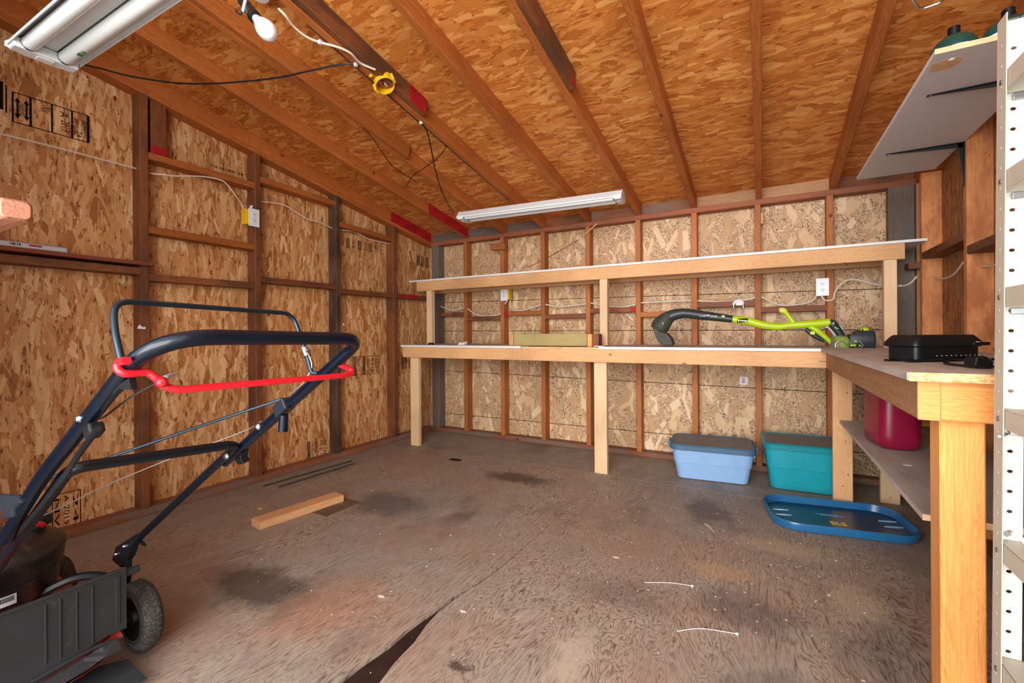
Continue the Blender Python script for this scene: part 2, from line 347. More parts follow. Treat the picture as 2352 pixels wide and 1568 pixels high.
class MB:
    """collects shapes in world space; build() links them as ONE mesh object"""
    def __init__(s): s.v = []; s.f = []; s.mi = []; s.sm = []
    def add(s, vs, fs, mi=0, sm=False):
        b = len(s.v); s.v += [V(x) for x in vs]
        for f in fs: s.f.append([b + i for i in f]); s.mi.append(mi); s.sm.append(sm)
        return s
    def box(s, lo, hi, mi=0, mat=None, ch=0.0):
        lo = V(lo); hi = V(hi)
        if ch <= 0:
            vs = [V((x, y, z)) for z in (lo.z, hi.z) for y in (lo.y, hi.y) for x in (lo.x, hi.x)]
            fs = [(0, 2, 3, 1), (4, 5, 7, 6), (0, 1, 5, 4), (2, 6, 7, 3), (0, 4, 6, 2), (1, 3, 7, 5)]
        else:
            bm = bmesh.new(); bmesh.ops.create_cube(bm, size=1.0)
            for q in bm.verts: q.co = V(((lo.x + hi.x) / 2 + q.co.x * (hi.x - lo.x), (lo.y + hi.y) / 2 + q.co.y * (hi.y - lo.y), (lo.z + hi.z) / 2 + q.co.z * (hi.z - lo.z)))
            bmesh.ops.bevel(bm, geom=list(bm.edges), offset=ch, segments=2, affect='EDGES', profile=0.5)
            bm.verts.index_update(); vs = [q.co.copy() for q in bm.verts]; fs = [[q.index for q in f.verts] for f in bm.faces]; bm.free()
        if mat: vs = [mat @ q for q in vs]
        return s.add(vs, fs, mi)
    def tube(s, pts, r, seg=10, mi=0, flat=None, cap=True):
        pts = [V(p) for p in pts]; n = len(pts)
        rs = r if isinstance(r, (list, tuple)) else [r] * n
        T = []
        for i in range(n):
            a = pts[max(0, i - 1)]; b = pts[min(n - 1, i + 1)]; T.append((b - a).normalized())
        nrm = T[0].orthogonal().normalized() if abs(T[0].z) > .95 else T[0].cross(V((0, 0, 1))).normalized()
        vs = []
        for i in range(n):
            if i: nrm = (nrm - T[i] * nrm.dot(T[i])).normalized()
            bn = T[i].cross(nrm).normalized()
            k = flat if flat else 1.0
            for j in range(seg):
                a = 2 * math.pi * j / seg
                vs.append(pts[i] + (nrm * math.cos(a) + bn * math.sin(a) * k) * rs[i])
        fs = [(i * seg + j, i * seg + (j + 1) % seg, (i + 1) * seg + (j + 1) % seg, (i + 1) * seg + j) for i in range(n - 1) for j in range(seg)]
        b0 = len(s.v); s.add(vs, fs, mi, True)
        if cap: s.f += [list(range(b0 + seg - 1, b0 - 1, -1)), list(range(b0 + (n - 1) * seg, b0 + n * seg))]; s.mi += [mi] * 2; s.sm += [False] * 2
        return s
    def cyl(s, p0, p1, r0, r1=None, seg=20, mi=0):
        return s.tube([p0, p1], [r0, r0 if r1 is None else r1], seg, mi)
    def lathe(s, origin, axis, prof, seg=24, mi=0, sm=True):
        """prof = [(radius, height)] round an axis"""
        o = V(origin); a = V(axis).normalized(); n = a.orthogonal().normalized(); b = a.cross(n)
        vs = []
        for (r, h) in prof:
            for j in range(seg):
                t = 2 * math.pi * j / seg; vs.append(o + a * h + (n * math.cos(t) + b * math.sin(t)) * max(r, 1e-4))
        fs = [(i * seg + j, i * seg + (j + 1) % seg, (i + 1) * seg + (j + 1) % seg, (i + 1) * seg + j) for i in range(len(prof) - 1) for j in range(seg)]
        return s.add(vs, fs, mi, sm)
    def prism(s, pts, d, mi=0):
        """flat outline pts (3D) pushed along vector d"""
        n = len(pts); d = V(d); vs = [V(p) for p in pts] + [V(p) + d for p in pts]
        fs = [list(range(n - 1, -1, -1)), list(range(n, 2 * n))] + [(i, (i + 1) % n, n + (i + 1) % n, n + i) for i in range(n)]
        return s.add(vs, fs, mi)
    def rr(s, secs, mat, mi=0, n=6, close0=True, close1=True):
        """stack of rounded rectangles: (z, halfx, halfy, radius[, material])"""
        vs = []; m = 4 * (n + 1)
        for q in secs:
            z, hx, hy, r = q[:4]
            for k, (cx, cy) in enumerate(((1, 1), (-1, 1), (-1, -1), (1, -1))):
                for j in range(n + 1):
                    a = math.pi / 2 * (k + j / n)
                    vs.append(mat @ V((cx * (hx - r) + r * math.cos(a), cy * (hy - r) + r * math.sin(a), z)))
        b = len(s.v); s.v += vs
        for i in range(len(secs) - 1):
            mm = secs[i + 1][4] if len(secs[i + 1]) > 4 else mi
            for j in range(m):
                s.f.append([b + i * m + j, b + i * m + (j + 1) % m, b + (i + 1) * m + (j + 1) % m, b + (i + 1) * m + j]); s.mi.append(mm); s.sm.append(True)
        if close0: s.f.append(list(range(b + m - 1, b - 1, -1))); s.mi.append(mi); s.sm.append(False)
        if close1:
            mm = secs[-1][4] if len(secs[-1]) > 4 else mi
            s.f.append(list(range(b + (len(secs) - 1) * m, b + len(secs) * m))); s.mi.append(mm); s.sm.append(False)
        return s
    def build(s, name, mats, parent=None, origin=None, bev=0.0, label=None, cat=None, group=None, kind=None):
        if not isinstance(mats, (list, tuple)): mats = [mats]
        if origin is None:
            lo = V([min(q[i] for q in s.v) for i in range(3)]); hi = V([max(q[i] for q in s.v) for i in range(3)])
            origin = V(((lo.x + hi.x) / 2, (lo.y + hi.y) / 2, lo.z))
        origin = V(origin)
        me = bpy.data.meshes.new(name); me.from_pydata([q - origin for q in s.v], [], s.f)
        for m in mats: me.materials.append(m if not isinstance(m, str) else M[m])
        me.polygons.foreach_set('material_index', s.mi); me.polygons.foreach_set('use_smooth', s.sm)
        bm = bmesh.new(); bm.from_mesh(me); bmesh.ops.recalc_face_normals(bm, faces=bm.faces)
        bm.to_mesh(me); bm.free(); me.update()
        o = bpy.data.objects.new(name, me); COL.objects.link(o)
        attach(o, parent, Matrix.Translation(origin))
        if any(s.sm):
            try: me.set_sharp_from_angle(angle=math.radians(42))
            except Exception: pass
        if bev:
            md = o.modifiers.new('bevel', 'BEVEL'); md.width = bev; md.segments = 2; md.limit_method = 'ANGLE'; md.angle_limit = math.radians(40)
        return tag(o, label, cat, group, kind)

def board(name, p0, p1, wy, wz, mat, parent=None, side=None, ch=0.003, kind=None, label=None, cat=None, group=None):
    """sawn board from p0 to p1 (centre line), local X along it; wy = size along 'side', wz = the other size"""
    p0 = V(p0); p1 = V(p1); L = (p1 - p0).length; x = (p1 - p0).normalized()
    side = V(side) if side else (V((0, 0, 1)).cross(x) if abs(x.z) < .9 else V((0, 1, 0)))
    y = (side - x * side.dot(x)).normalized(); z = x.cross(y)
    a, b = wy / 2, wz / 2
    sec = [(-a + ch, -b), (a - ch, -b), (a, -b + ch), (a, b - ch), (a - ch, b), (-a + ch, b), (-a, b - ch), (-a, -b + ch)]
    vs = [(0, q[0], q[1]) for q in sec] + [(L, q[0], q[1]) for q in sec]
    fs = [list(range(7, -1, -1)), list(range(8, 16))] + [(i, (i + 1) % 8, 8 + (i + 1) % 8, 8 + i) for i in range(8)]
    me = bpy.data.meshes.new(name); me.from_pydata(vs, [], fs); me.materials.append(M[mat]); me.update()
    bm = bmesh.new(); bm.from_mesh(me); bmesh.ops.recalc_face_normals(bm, faces=bm.faces); bm.to_mesh(me); bm.free()
    o = bpy.data.objects.new(name, me); COL.objects.link(o)
    mw = Matrix(((x.x, y.x, z.x, p0.x), (x.y, y.y, z.y, p0.y), (x.z, y.z, z.z, p0.z), (0, 0, 0, 1)))
    attach(o, parent, mw)
    return tag(o, label, cat, group, kind)

def smooth(pts, n=6):
    """Catmull-Rom through the points"""
    P = [V(p) for p in pts]; P = [P[0] * 2 - P[1]] + P + [P[-1] * 2 - P[-2]]; out = []
    for i in range(1, len(P) - 2):
        for k in range(n):
            t = k / n; a, b, c, d = P[i - 1:i + 3]
            out.append(0.5 * ((2 * b) + (c - a) * t + (2 * a - 5 * b + 4 * c - d) * t * t + (-a + 3 * b - 3 * c + d) * t ** 3))
    out.append(P[-2]); return out
def fillet(pts, r, n=7):
    P = [V(p) for p in pts]; rs = r if isinstance(r, (list, tuple)) else [r] * len(P); out = [P[0]]
    for i in range(1, len(P) - 1):
        a = (P[i - 1] - P[i]); b = (P[i + 1] - P[i]); q = min(rs[i], a.length * .48, b.length * .48)
        A = P[i] + a.normalized() * q; B = P[i] + b.normalized() * q
        for k in range(n + 1):
            t = k / n; out.append(A * (1 - t) ** 2 + P[i] * 2 * t * (1 - t) + B * t * t)
    out.append(P[-1]); return out

FONTS = {}
def text_mb(txt, origin, xdir, ydir, size, lift=0.0, mb=None, mi=0, fit=None):
    """flat printed lettering as real faces; origin = lower left"""
    if txt not in FONTS:
        cu = bpy.data.curves.new('t', 'FONT'); cu.body = txt; cu.size = 1.0; cu.resolution_u = 2
        ob = bpy.data.objects.new('t', cu); COL.objects.link(ob); bpy.context.view_layer.update()
        me = ob.to_mesh(); FONTS[txt] = ([v.co.copy() for v in me.vertices], [list(p.vertices) for p in me.polygons])
        ob.to_mesh_clear(); bpy.data.objects.remove(ob); bpy.data.curves.remove(cu)
    vs, fs = FONTS[txt]; x = V(xdir).normalized(); y = V(ydir).normalized(); n = x.cross(y)
    wmax = max(q.x for q in vs); k = (fit / wmax / size) if fit else 1.0
    mb = mb or MB()
    return mb.add([V(origin) + x * q.x * size * k + y * q.y * size + n * lift for q in vs], fs, mi)
def bars(mb, origin, xdir, ydir, w, h, n, mi=0, seed=1, lift=0.0):
    rr = random.Random(seed); x = V(xdir).normalized(); y = V(ydir).normalized(); nn = x.cross(y); step = w / n
    for i in range(n):
        a = i * step; b = a + step * rr.choice((.3, .5, .7))
        o = V(origin) + nn * lift
        mb.add([o + x * a, o + x * b, o + x * b + y * h, o + x * a + y * h], [(0, 1, 2, 3)], mi)
    return mb
def strip(mb, a, b, wd, n, mi=0, lift=0.0):
    """flat printed line from a to b"""
    a = V(a); b = V(b); n = V(n).normalized(); s = (b - a).cross(n).normalized() * wd / 2; l = n * lift
    return mb.add([a - s + l, b - s + l, b + s + l, a + s + l], [(0, 1, 2, 3)], mi)

# ------------------------------------------------------------------ room dimensions
XL, XR, YB = -2.86, 0.80, 3.50           # stud faces: left, right, back
DP = 0.089
XLO, XRO, YBO = XL - DP, XR + DP, YB + DP  # board behind the studs
YF = -0.30
ZT = 1.8246                                # underside of the back wall's top plate
SL = 0.172; RB = 1.8626                    # roof slope, rafter underside at YB
def raf(y): return RB + SL * (YB - y)
def roof(y): return raf(y) + DP

# ---- floor
fl = MB().box((XLO - .03, YF, -.06), (XRO + .03, YBO + .03, -.012)).build('floor', 'floor_sub', kind='structure')
SX, SY = -2.545, 2.925
def ply(lo, hi, mat, zt=0.0):
    MB().box((lo[0], lo[1], -.0118), (hi[0], hi[1], zt), ch=.0015).build('plywood_panel', mat, fl, origin=(0, 0, 0))
ply((XLO, YF + .002), (SX - .009, YBO), 'floor_grey')
ply((SX, SY + .005), (-1.33, YBO), 'floor_grey'); ply((-1.327, SY + .005), (XRO, YBO), 'floor_grey')
# inner sheets: the joint between them is worn open towards the door
gx = -0.93
def ply_poly(pts, mat):
    MB().prism([(x, y, -.0118) for x, y in pts], (0, 0, .0118)).build('plywood_panel', mat, fl, origin=(0, 0, 0))
ply_poly([(SX, YF + .002), (-1.09, YF + .002), (-1.07, .45), (-1.045, .68), (-1.022, .83), (-1.018, .92), (-1.004, 1.02), (-1.006, 1.10), (-1.000, 1.17), (-.988, 1.26), (-.981, 1.32), (-.957, 1.42), (gx - .006, 1.6), (gx - .0015, 1.9), (gx - .001, SY), (SX, SY)], 'floor')
ply_poly([(-.90, YF + .002), (XRO, YF + .002), (XRO, SY), (gx + .001, SY), (gx + .0005, 1.9), (gx - .001, 1.6), (-.947, 1.43), (-.965, 1.34), (-.975, 1.22), (-.965, 1.14), (-.945, 1.06), (-.938, .97), (-.917, .88), (-.905, .70), (-.902, .45)], 'floor')
# small dark notch piece, and a patch
p = onZ(1045, 1056); MB().box((p.x - .05, p.y - .02, 0), (p.x + .05, p.y + .03, .0012)).build('patch', 'floor_sub', fl)
p = onZ(770, 1160); MB().box((p.x - .09, p.y - .13, 0), (p.x + .09, p.y + .10, .0015)).build('patch', wood('plywood_patch', (128, 104, 82), (92, 70, 54), knots=False), fl)

# ---- walls: outer skin is the root, boards and panels are its children
wl = MB().box((XLO - .03, YF, -.06), (XLO - .0125, YBO + .05, 2.6)).build('wall_left', 'siding', kind='structure')
wb = MB().box((XLO - .03, YBO + .0125, -.06), (XRO + .03, YBO + .03, 2.1)).build('wall_back', 'siding', kind='structure')
wr = MB().box((XRO + .0125, YF, -.06), (XRO + .03, YBO + .05, 2.6)).build('wall_right', 'siding', kind='structure')
def panel_mb(corners, nrm_d, mat, par):  # corners of the visible face, d = thickness vector
    MB().prism(corners, nrm_d).build('strand_board', mat, par, origin=(0, 0, 0))
ys = [YF, .505, 1.729, 2.957, YBO]
for a, b in zip(ys[:-1], ys[1:]):
    panel_mb([(XLO, a + .001, 0), (XLO, b - .001, 0), (XLO, b - .001, roof(b) + .01), (XLO, a + .001, roof(a) + .01)], (-.0118, 0, 0), 'osb_left', wl)
    panel_mb([(XRO, a + .001, 0), (XRO, b - .001, 0), (XRO, b - .001, roof(b) + .01), (XRO, a + .001, roof(a) + .01)], (.0118, 0, 0), 'osb_right', wr)
X0 = -2.4586
xs = [XLO, X0 + .4064 * 2, X0 + .4064 * 5, XRO]
for a, b in zip(xs[:-1], xs[1:]):
    panel_mb([(a + .001, YBO, 0), (b - .001, YBO, 0), (b - .001, YBO, 1.90), (a + .001, YBO, 1.90)], (0, .0118, 0), 'osb_back', wb)

wf = MB().box((XLO - .03, YF - .05, -.06), (-1.55, YF - .02, 2.6)).build('wall_front', 'siding', kind='structure')
panel_mb([(XLO, YF - .001, 0), (-1.56, YF - .001, 0), (-1.56, YF - .001, roof(YF)), (XLO, YF - .001, roof(YF))], (0, -.0118, 0), 'osb_back', wf)
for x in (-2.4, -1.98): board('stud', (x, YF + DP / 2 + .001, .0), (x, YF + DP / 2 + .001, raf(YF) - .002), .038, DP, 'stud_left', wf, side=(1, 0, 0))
# back wall framing
board('bottom_plate', (XL, YB + DP / 2, .019), (XR, YB + DP / 2, .019), DP, .038, 'dusty_plate', wb)
board('top_plate', (XL - .05, YB + DP / 2, ZT + .019), (XR + .05, YB + DP / 2, ZT + .019), DP, .038, 'plate', wb)
for k in range(8):
    x = X0 + .4064 * k
    board('stud', (x, YB + DP / 2, .038), (x, YB + DP / 2, ZT), .038, DP, 'stud', wb, side=(1, 0, 0))
def nog(k0, k1, pya, pyb, px, mat='plate'):
    a = XL + .089 if k0 < 0 else X0 + .4064 * k0 + .019
    b = X0 + .4064 * k1 - .019
    z = (onY(px, pya, YB).z + onY(px, pyb, YB).z) / 2
    return board('nogging', (a, YB + DP / 2, z), (b, YB + DP / 2, z), DP, .038, mat, wb), a, b, z
nog(-1, 0, 717, 727, 1030, 'stud_left'); nog(0, 1, 726, 736, 1105, 'stud_left')
_, a, b, z = nog(1, 2, 714, 724, 1200, 'stud')
MB().box((a, YB - .0012, z - .0195), (a + .045, YB + .0, z + .0195)).build('paint_mark', 'red_paint', wb)
nog(2, 3, 721, 731, 1300)
_, a, b, z = nog(3, 4, 706, 717, 1420)
MB().box((b - .04, YB - .0012, z - .0195), (b, YB + .0, z + .0195)).build('paint_mark', 'red_paint', wb)
nog(4, 5, 715, 727, 1530, 'stud'); nog(5, 6, 692, 705, 1670); nog(6, 7, 702, 716, 1825)
# corner boards
board('corner_post', (XL + .045, YB + .045, .038), (XL + .045, YB + .045, ZT), .089, .10, 'grey_wood', wb, side=(1, 0, 0))
board('corner_board', (.737, YB + .02, .038), (.737, YB + .02, ZT), .125, .05, 'grey_wood', wb, side=(1, 0, 0))
board('corner_board', (.84, YB + .03, .038), (.84, YB + .03, ZT), .07, .09, 'board_side', wb, side=(1, 0, 0))
board('packing_block', (X0 + .4064 * 1 - .10, YB - .019, onY(1138, 567, YB).z), (X0 + .4064 * 1 + .055, YB - .019, onY(1138, 571, YB).z), .038, .055, 'stud', wb, side=(0, 1, 0))
board('packing_block', (X0 + .4064 * 6 + .026, YB + .03, onY(1755, 512, YB).z), (X0 + .4064 * 6 + .026, YB + .03, onY(1755, 488, YB).z), .014, .05, 'pine', wb, side=(1, 0, 0))
# loose diagonal strips across the boards
MB().tube([onY(1210, 615, YBO - .006), onY(1270, 585, YBO - .006), onY(1330, 550, YBO - .006)], .003, 5).build('wood_splinter', 'plate', wb)
MB().tube([onY(1345, 536, YB - .01), onY(1372, 513, YB - .03)], .006, 5).build('wood_splinter', 'pine', wb)
# printed nailing lines
for (a, b, c, d) in ((1017, 695, 1461, 681), (1017, 760, 2035, 757), (1017, 851, 1750, 892), (1018, 948, 1439, 988)):
    p0 = onY(a, b, YBO); p1 = onY(c, d, YBO); z0, z1 = p0.z, p1.z
    sl = (z1 - z0) / (p1.x - p0.x)
    if abs(sl) > .05: sl = 0
    zm = (z0 + z1) / 2
    m_ = MB(); strip(m_, (XL, YBO, zm + sl * (XL - (p0.x + p1.x) / 2)), (XR, YBO, zm + sl * (XR - (p0.x + p1.x) / 2)), .0045, (0, -1, 0), 0, .0008)
    m_.build('printed_line', 'ink', wb)
# barcode sticker
st = MB(); p = onY(1708, 874, YBO)
st.box((p.x - .025, YBO - .0008, p.z - .028), (p.x + .025, YBO, p.z + .028)).build('sticker', 'paper', wb)
st = MB(); bars(st, (p.x - .012, YBO - .0012, p.z - .018), (0, 0, 1), (1, 0, 0), .036, .022, 12, seed=4); st.build('sticker_print', 'ink', wb)

# left wall framing
board('bottom_plate', (XL - DP / 2, YF, .019), (XL - DP / 2, YB, .019), DP, .038, 'dusty_plate', wl)
def lz(y): return raf(y) - .030
board('top_plate', (XL - DP / 2, YF, lz(YF) + .015), (XL - DP / 2, YB, lz(YB) + .015), DP, .030, 'rafter', wl)
LS = [-.12, .49, 1.131, 1.745, 2.375, 2.99]
for i, y in enumerate(LS):
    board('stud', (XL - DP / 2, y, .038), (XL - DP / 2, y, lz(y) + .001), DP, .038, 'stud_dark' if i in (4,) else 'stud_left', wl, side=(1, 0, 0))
board('cripple_stud', (XL - .02 - .03, 1.131 + .075, onX(350, 348, XL).z), (XL - .02 - .03, 1.131 + .075, lz(1.2)), .06, .075, 'stud_left', wl, side=(1, 0, 0))
MB().box((XL - .0205, 1.131 + .0375, onX(350, 348, XL).z), (XL - .0195 + .0006, 1.131 + .1125, onX(350, 330, XL).z)).build('paint_mark', 'red_paint', wl)
def lnog(i, px, py, px2, py2, mat='stud_left'):
    a, b = LS[i] + .019, LS[i + 1] - .019
    z0, z1 = onX(px, py, XL).z - .019, onX(px2, py2, XL).z - .019
    zm = (z0 + z1) / 2; z0 = zm + (z0 - zm) * .5; z1 = zm + (z1 - zm) * .5
    board('nogging', (XL - DP / 2, a, z0), (XL - DP / 2, b, z1), DP, .038, mat, wl)
lnog(2, 345, 350, 585, 418, 'rafter'); lnog(2, 345, 519, 585, 560, 'rafter'); lnog(2, 345, 630, 585, 647)
lnog(3, 602, 404, 770, 462, 'rafter'); lnog(3, 602, 636, 770, 652)
lnog(4, 784, 507, 895, 545, 'rafter'); lnog(4, 784, 664, 895, 672)
lnog(1, 0, 582, 325, 614); lnog(5 - 5, 0, 582, 325, 614)
board('nogging', (XL - DP / 2, 3.009, 1.303), (XL - DP / 2, YB, 1.303), DP, .038, 'stud_left', wl)
MB().box((XL, 3.06, 1.29), (XL + .001, 3.30, 1.318)).build('paint_mark', 'red_paint', wl)
# right wall framing
board('bottom_plate', (XR + DP / 2, YF, .019), (XR + DP / 2, YB, .019), DP, .038, 'dusty_plate', wr)
board('top_plate', (XR + DP / 2, YF, lz(YF) + .015), (XR + DP / 2, YB, lz(YB) + .015), DP, .030, 'rafter', wr)
RS = [3.39, 2.75, 2.14, 1.53, .92, .31]
for y in RS:
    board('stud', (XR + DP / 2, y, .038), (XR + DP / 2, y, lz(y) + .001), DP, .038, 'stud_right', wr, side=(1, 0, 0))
def rnog(a, b, px, py, px2, py2):
    z0 = onX(px, py, XR).z; z1 = onX(px2, py2, XR).z; z = (z0 + z1) / 2
    board('nogging', (XR + DP / 2, a, z), (XR + DP / 2, b, z), DP, .038, 'stud_left', wr)
rnog(2.769, 3.371, 2117, 585, 2211, 546); rnog(2.159, 2.731, 2223, 568, 2287, 552); rnog(1.55, 2.121, 2223, 568, 2287, 552)
board('nogging', (XR - .02, 3.41, onX(2107, 611, XR).z), (XR - .02, YB - .002, onX(2107, 611, XR).z), .06, .038, 'stud_left', wr)
for px, py, yw in ((325, 752, .045), (789, 745, .02)):
    q = onX(px, py, XL); m = MB(); m.prism([V((XL + .0002, q.y - yw * .4, q.z - .006)), V((XL + .0002, q.y + yw * .4, q.z - .008)), V((XL + .0002, q.y + yw * .4, q.z + .004)), V((XL + .0002, q.y + yw * .1, q.z + .002)), V((XL + .0002, q.y - yw * .2, q.z + .016)), V((XL + .0002, q.y - yw * .35, q.z + .004))], (.001, 0, 0)); m.build('torn_tape', 'paper', wl)
# front posts either side of the open doorway
board('door_post', (XL - .045, YF + .02, 0), (XL - .045, YF + .02, 2.3), .089, .04, 'stud_left', wl, side=(1, 0, 0))

# ---- ceiling
xs = [XLO - .03, -1.645, .394 - .8128, XRO + .03]
ce = MB().prism([(XLO - .03, YF - .1, roof(YF - .1) + .013), (XLO - .03, YBO + .05, roof(YBO + .05) + .013), (XRO + .03, YBO + .05, roof(YBO + .05) + .013), (XRO + .03, YF - .1, roof(YF - .1) + .013)], (0, 0, .02)).build('ceiling', 'siding', kind='structure')
yy = [YF - .1, 1.10, 2.32, YBO + .05]
for j, (c, d) in enumerate(zip(yy[:-1], yy[1:])):
    xq = xs if j % 2 else [XLO - .03, -2.45 + .4064 * 4, XRO + .03]
    for a, b in zip(xq[:-1], xq[1:]):
        panel_mb([(a + .001, c + .001, roof(c)), (b - .001, c + .001, roof(c)), (b - .001, d - .001, roof(d)), (a + .001, d - .001, roof(d))], (0, 0, .0118), 'osb_ceiling', ce)
RX = [XL - .024, -2.442, -2.03, -1.637, -1.235, -.825, -.428, -.012, .405, .824]
sq = Matrix.Rotation(-math.atan(SL), 3, 'X')
rside = (1, 0, 0)
for i, x in enumerate(RX):
    y0, y1 = YF - .08, YB + DP + .01
    mat = 'rafter'
    board('rafter', (x, y0, raf(y0) + DP / 2), (x, y1, raf(y1) + DP / 2), .038, DP, mat, ce, side=rside)
def sister(x, ya, yb, dz, wz, mat, th=.036):
    board('sister_board', (x, ya, raf(ya) + DP / 2 + dz), (x, yb, raf(yb) + DP / 2 + dz), th, wz, mat, ce, side=rside)
# doubled boards and red painted ends
yr_ = onX(980, 262, RX[3] + .057).y
sister(RX[3] + .038, .3, yr_, .0, .086, 'stud_left'); sister(RX[3] - .037, 1.25, 3.0, .001, .05, 'stud_dark', .03)
sister(RX[2] + .037, .9, 2.2, -.001, .088, 'rafter')
sister(RX[5] + .037, .6, 2.02, -.001, .088, 'stud_left')
sister(RX[7] - .003, YF, .9, -.001, .088, 'rafter', .04)
MB().box((RX[5] + .0555, 1.96, raf(1.99) + .002), (RX[5] + .0562, 2.02, raf(1.99) + .03)).build('paint_mark', 'red_paint', ce)
def red_end(x, ya, yb):
    MB().prism([(x, ya, raf(ya) + .0), (x, yb, raf(yb)), (x, yb, raf(yb) + DP - .001), (x, ya, raf(ya) + DP - .001)], (.001, 0, 0)).build('paint_mark', 'red_paint', ce)
red_end(RX[1] + .019, 2.93, 3.50); red_end(RX[0] + .0195, 2.95, 3.50); red_end(RX[3] + .0563, yr_ - .13, yr_ - .005)
for i in range(len(RX) - 1):
    a, b = RX[i] + .019, RX[i + 1] - .019
    m = 'grey_wood' if i < 3 else ('dusty_plate' if i in (4, 5) else ('board_side' if i in (6, 7) else 'stud_left'))
    board('blocking', (a, YB + .055, RB + .042), (b, YB + .055, RB + .042), .036, .080, m, ce)

# unseen pale ground outside, added to bounce daylight up onto the ceiling
MB().box((-7, -7, -.2), (6, YF - .12, -.12)).build('ground', 'ground', kind='structure')

# ---- printed stamps on the left wall boards
def lwp(px, py, off=.001): q = onX(px, py, XLO); q.x += off; return q
st = MB(); n = (1, 0, 0); D = (0, 0, -1); E_ = (0, 1, 0)
tl, tr, bl, br = lwp(29, 210), lwp(203, 267), lwp(29, 279), lwp(201, 327)
za = (tl.z + tr.z) / 2; zb = (bl.z + br.z) / 2; y0, y1 = tl.y, tr.y
for z in (za, zb): strip(st, (XLO, y0, z), (XLO, y1, z), .004, n, 0, .001)
for px, wd in ((29, .006), (70, .008), (119, .006), (165, .007), (202, .010)):
    q = lwp(px, 250); strip(st, (XLO, q.y, za), (XLO, q.y, zb), wd, n, 0, .0012)
hh = za - zb
for px in (40, 61):
    q = lwp(px, 250); strip(st, (XLO, q.y, za - .03), (XLO, q.y, zb + .03), .0065, n, 0, .0012)
    for zt_, d_ in ((za - .02, -1), (zb + .02, 1)):
        st.add([(XLO + .0012, q.y - .010, zt_ + d_ * .020), (XLO + .0012, q.y + .010, zt_ + d_ * .020), (XLO + .0012, q.y, zt_)], [(0, 1, 2)])
q = lwp(47, 250); text_mb('STRENGTH AXIS', (XLO + .001, q.y - .008, za - .04), D, E_, .022, 0, st, fit=hh - .08)
q = lwp(55, 250); text_mb('THIS DIRECTION', (XLO + .001, q.y - .004, za - .04), D, E_, .022, 0, st, fit=hh - .08)
q = lwp(92, 250); text_mb('NV', (XLO + .001, q.y, za - .16 * hh), D, E_, .05, 0, st, fit=.22 * hh)
q = lwp(138, 250); text_mb('A', (XLO + .001, q.y, za - .14 * hh), D, E_, .042, 0, st); text_mb('2019', (XLO + .001, q.y + .004, za - .44 * hh), D, E_, .045, 0, st, fit=.40 * hh)
for px, tx in ((170, 'RATED SHEATHING'), (178, '24'), (188, 'SPACE 1/8 INCH'), (195, 'THIS SIDE DOWN')):
    q = lwp(px, 250); text_mb(tx, (XLO + .001, q.y - .004, za - (.03 if len(tx) > 3 else .09)), D, E_, .026, 0, st, fit=(hh - .05 if len(tx) > 3 else .03))
q = lwp(2, 230); strip(st, (XLO, q.y, za + .03), (XLO, q.y, zb + .04), .014, n, 0, .001); q = lwp(14, 230); strip(st, (XLO, q.y, za + .02), (XLO, q.y, zb + .03), .005, n, 0, .001)
st.build('printed_stamp', 'ink', wl)
def stamp(px0, py0, px1, py1, words, sd, frame=True, mat='ink'):
    a = lwp(px0, py0); b = lwp(px1, py1); m = MB(); z0, z1 = a.z, b.z
    if frame:
        for z in (z0, z1): strip(m, (XLO, a.y, z), (XLO, b.y, z), .0035, n, 0, .001)
        strip(m, (XLO, a.y, z0), (XLO, a.y, z1), .0035, n, 0, .001); strip(m, (XLO, b.y, z0), (XLO, b.y, z1), .0035, n, 0, .001)
    k = len(words); h = abs(z0 - z1); wd = (b.y - a.y) / k
    for i, tx in enumerate(words):
        y = a.y + wd * (i + .2)
        if tx == '|': bars(m, (XLO + .001, y, z1), (0, 1, 0), (0, 0, 1), wd * .75, h, 5, seed=sd + i)
        else: text_mb(tx, (XLO + .001, y, z0 - h * .08), D, E_, wd * .8, 0, m, fit=h * .85)
    m.build('printed_stamp', mat, wl)
stamp(792, 545, 880, 585, ['|', '24/16', '|', 'PS 2-10', '|', 'SHEATHING', 'EXP 1'], 3, False)
stamp(640, 445, 753, 475, ['MILL', '7/16', '|', 'RATED', 'A'], 8, False)
stamp(955, 585, 985, 615, ['|', '|', '|'], 5, False)
stamp(808, 820, 870, 856, ['|', 'EXPOSURE 1', '|', 'SPAN 24', '0.418', '2019'], 12, True, 'ink_soft')
stamp(703, 1015, 752, 1050, ['|', 'THIS SIDE DOWN', 'SPACE 1/8', 'PS 2-10', 'RATED'], 14, False)
stamp(920, 815, 950, 845, ['|', '|'], 17, False)
stamp(120, 1138, 185, 1200, ['NV', 'A 2019', '24'], 20, True)
stamp(480, 375, 560, 405, ['|', '|', '|', '|'], 25, False, 'ink_soft')

# ================================================================== THINGS
BT = 0.862        # bench top height
BF = 2.91         # front plane of the long bench
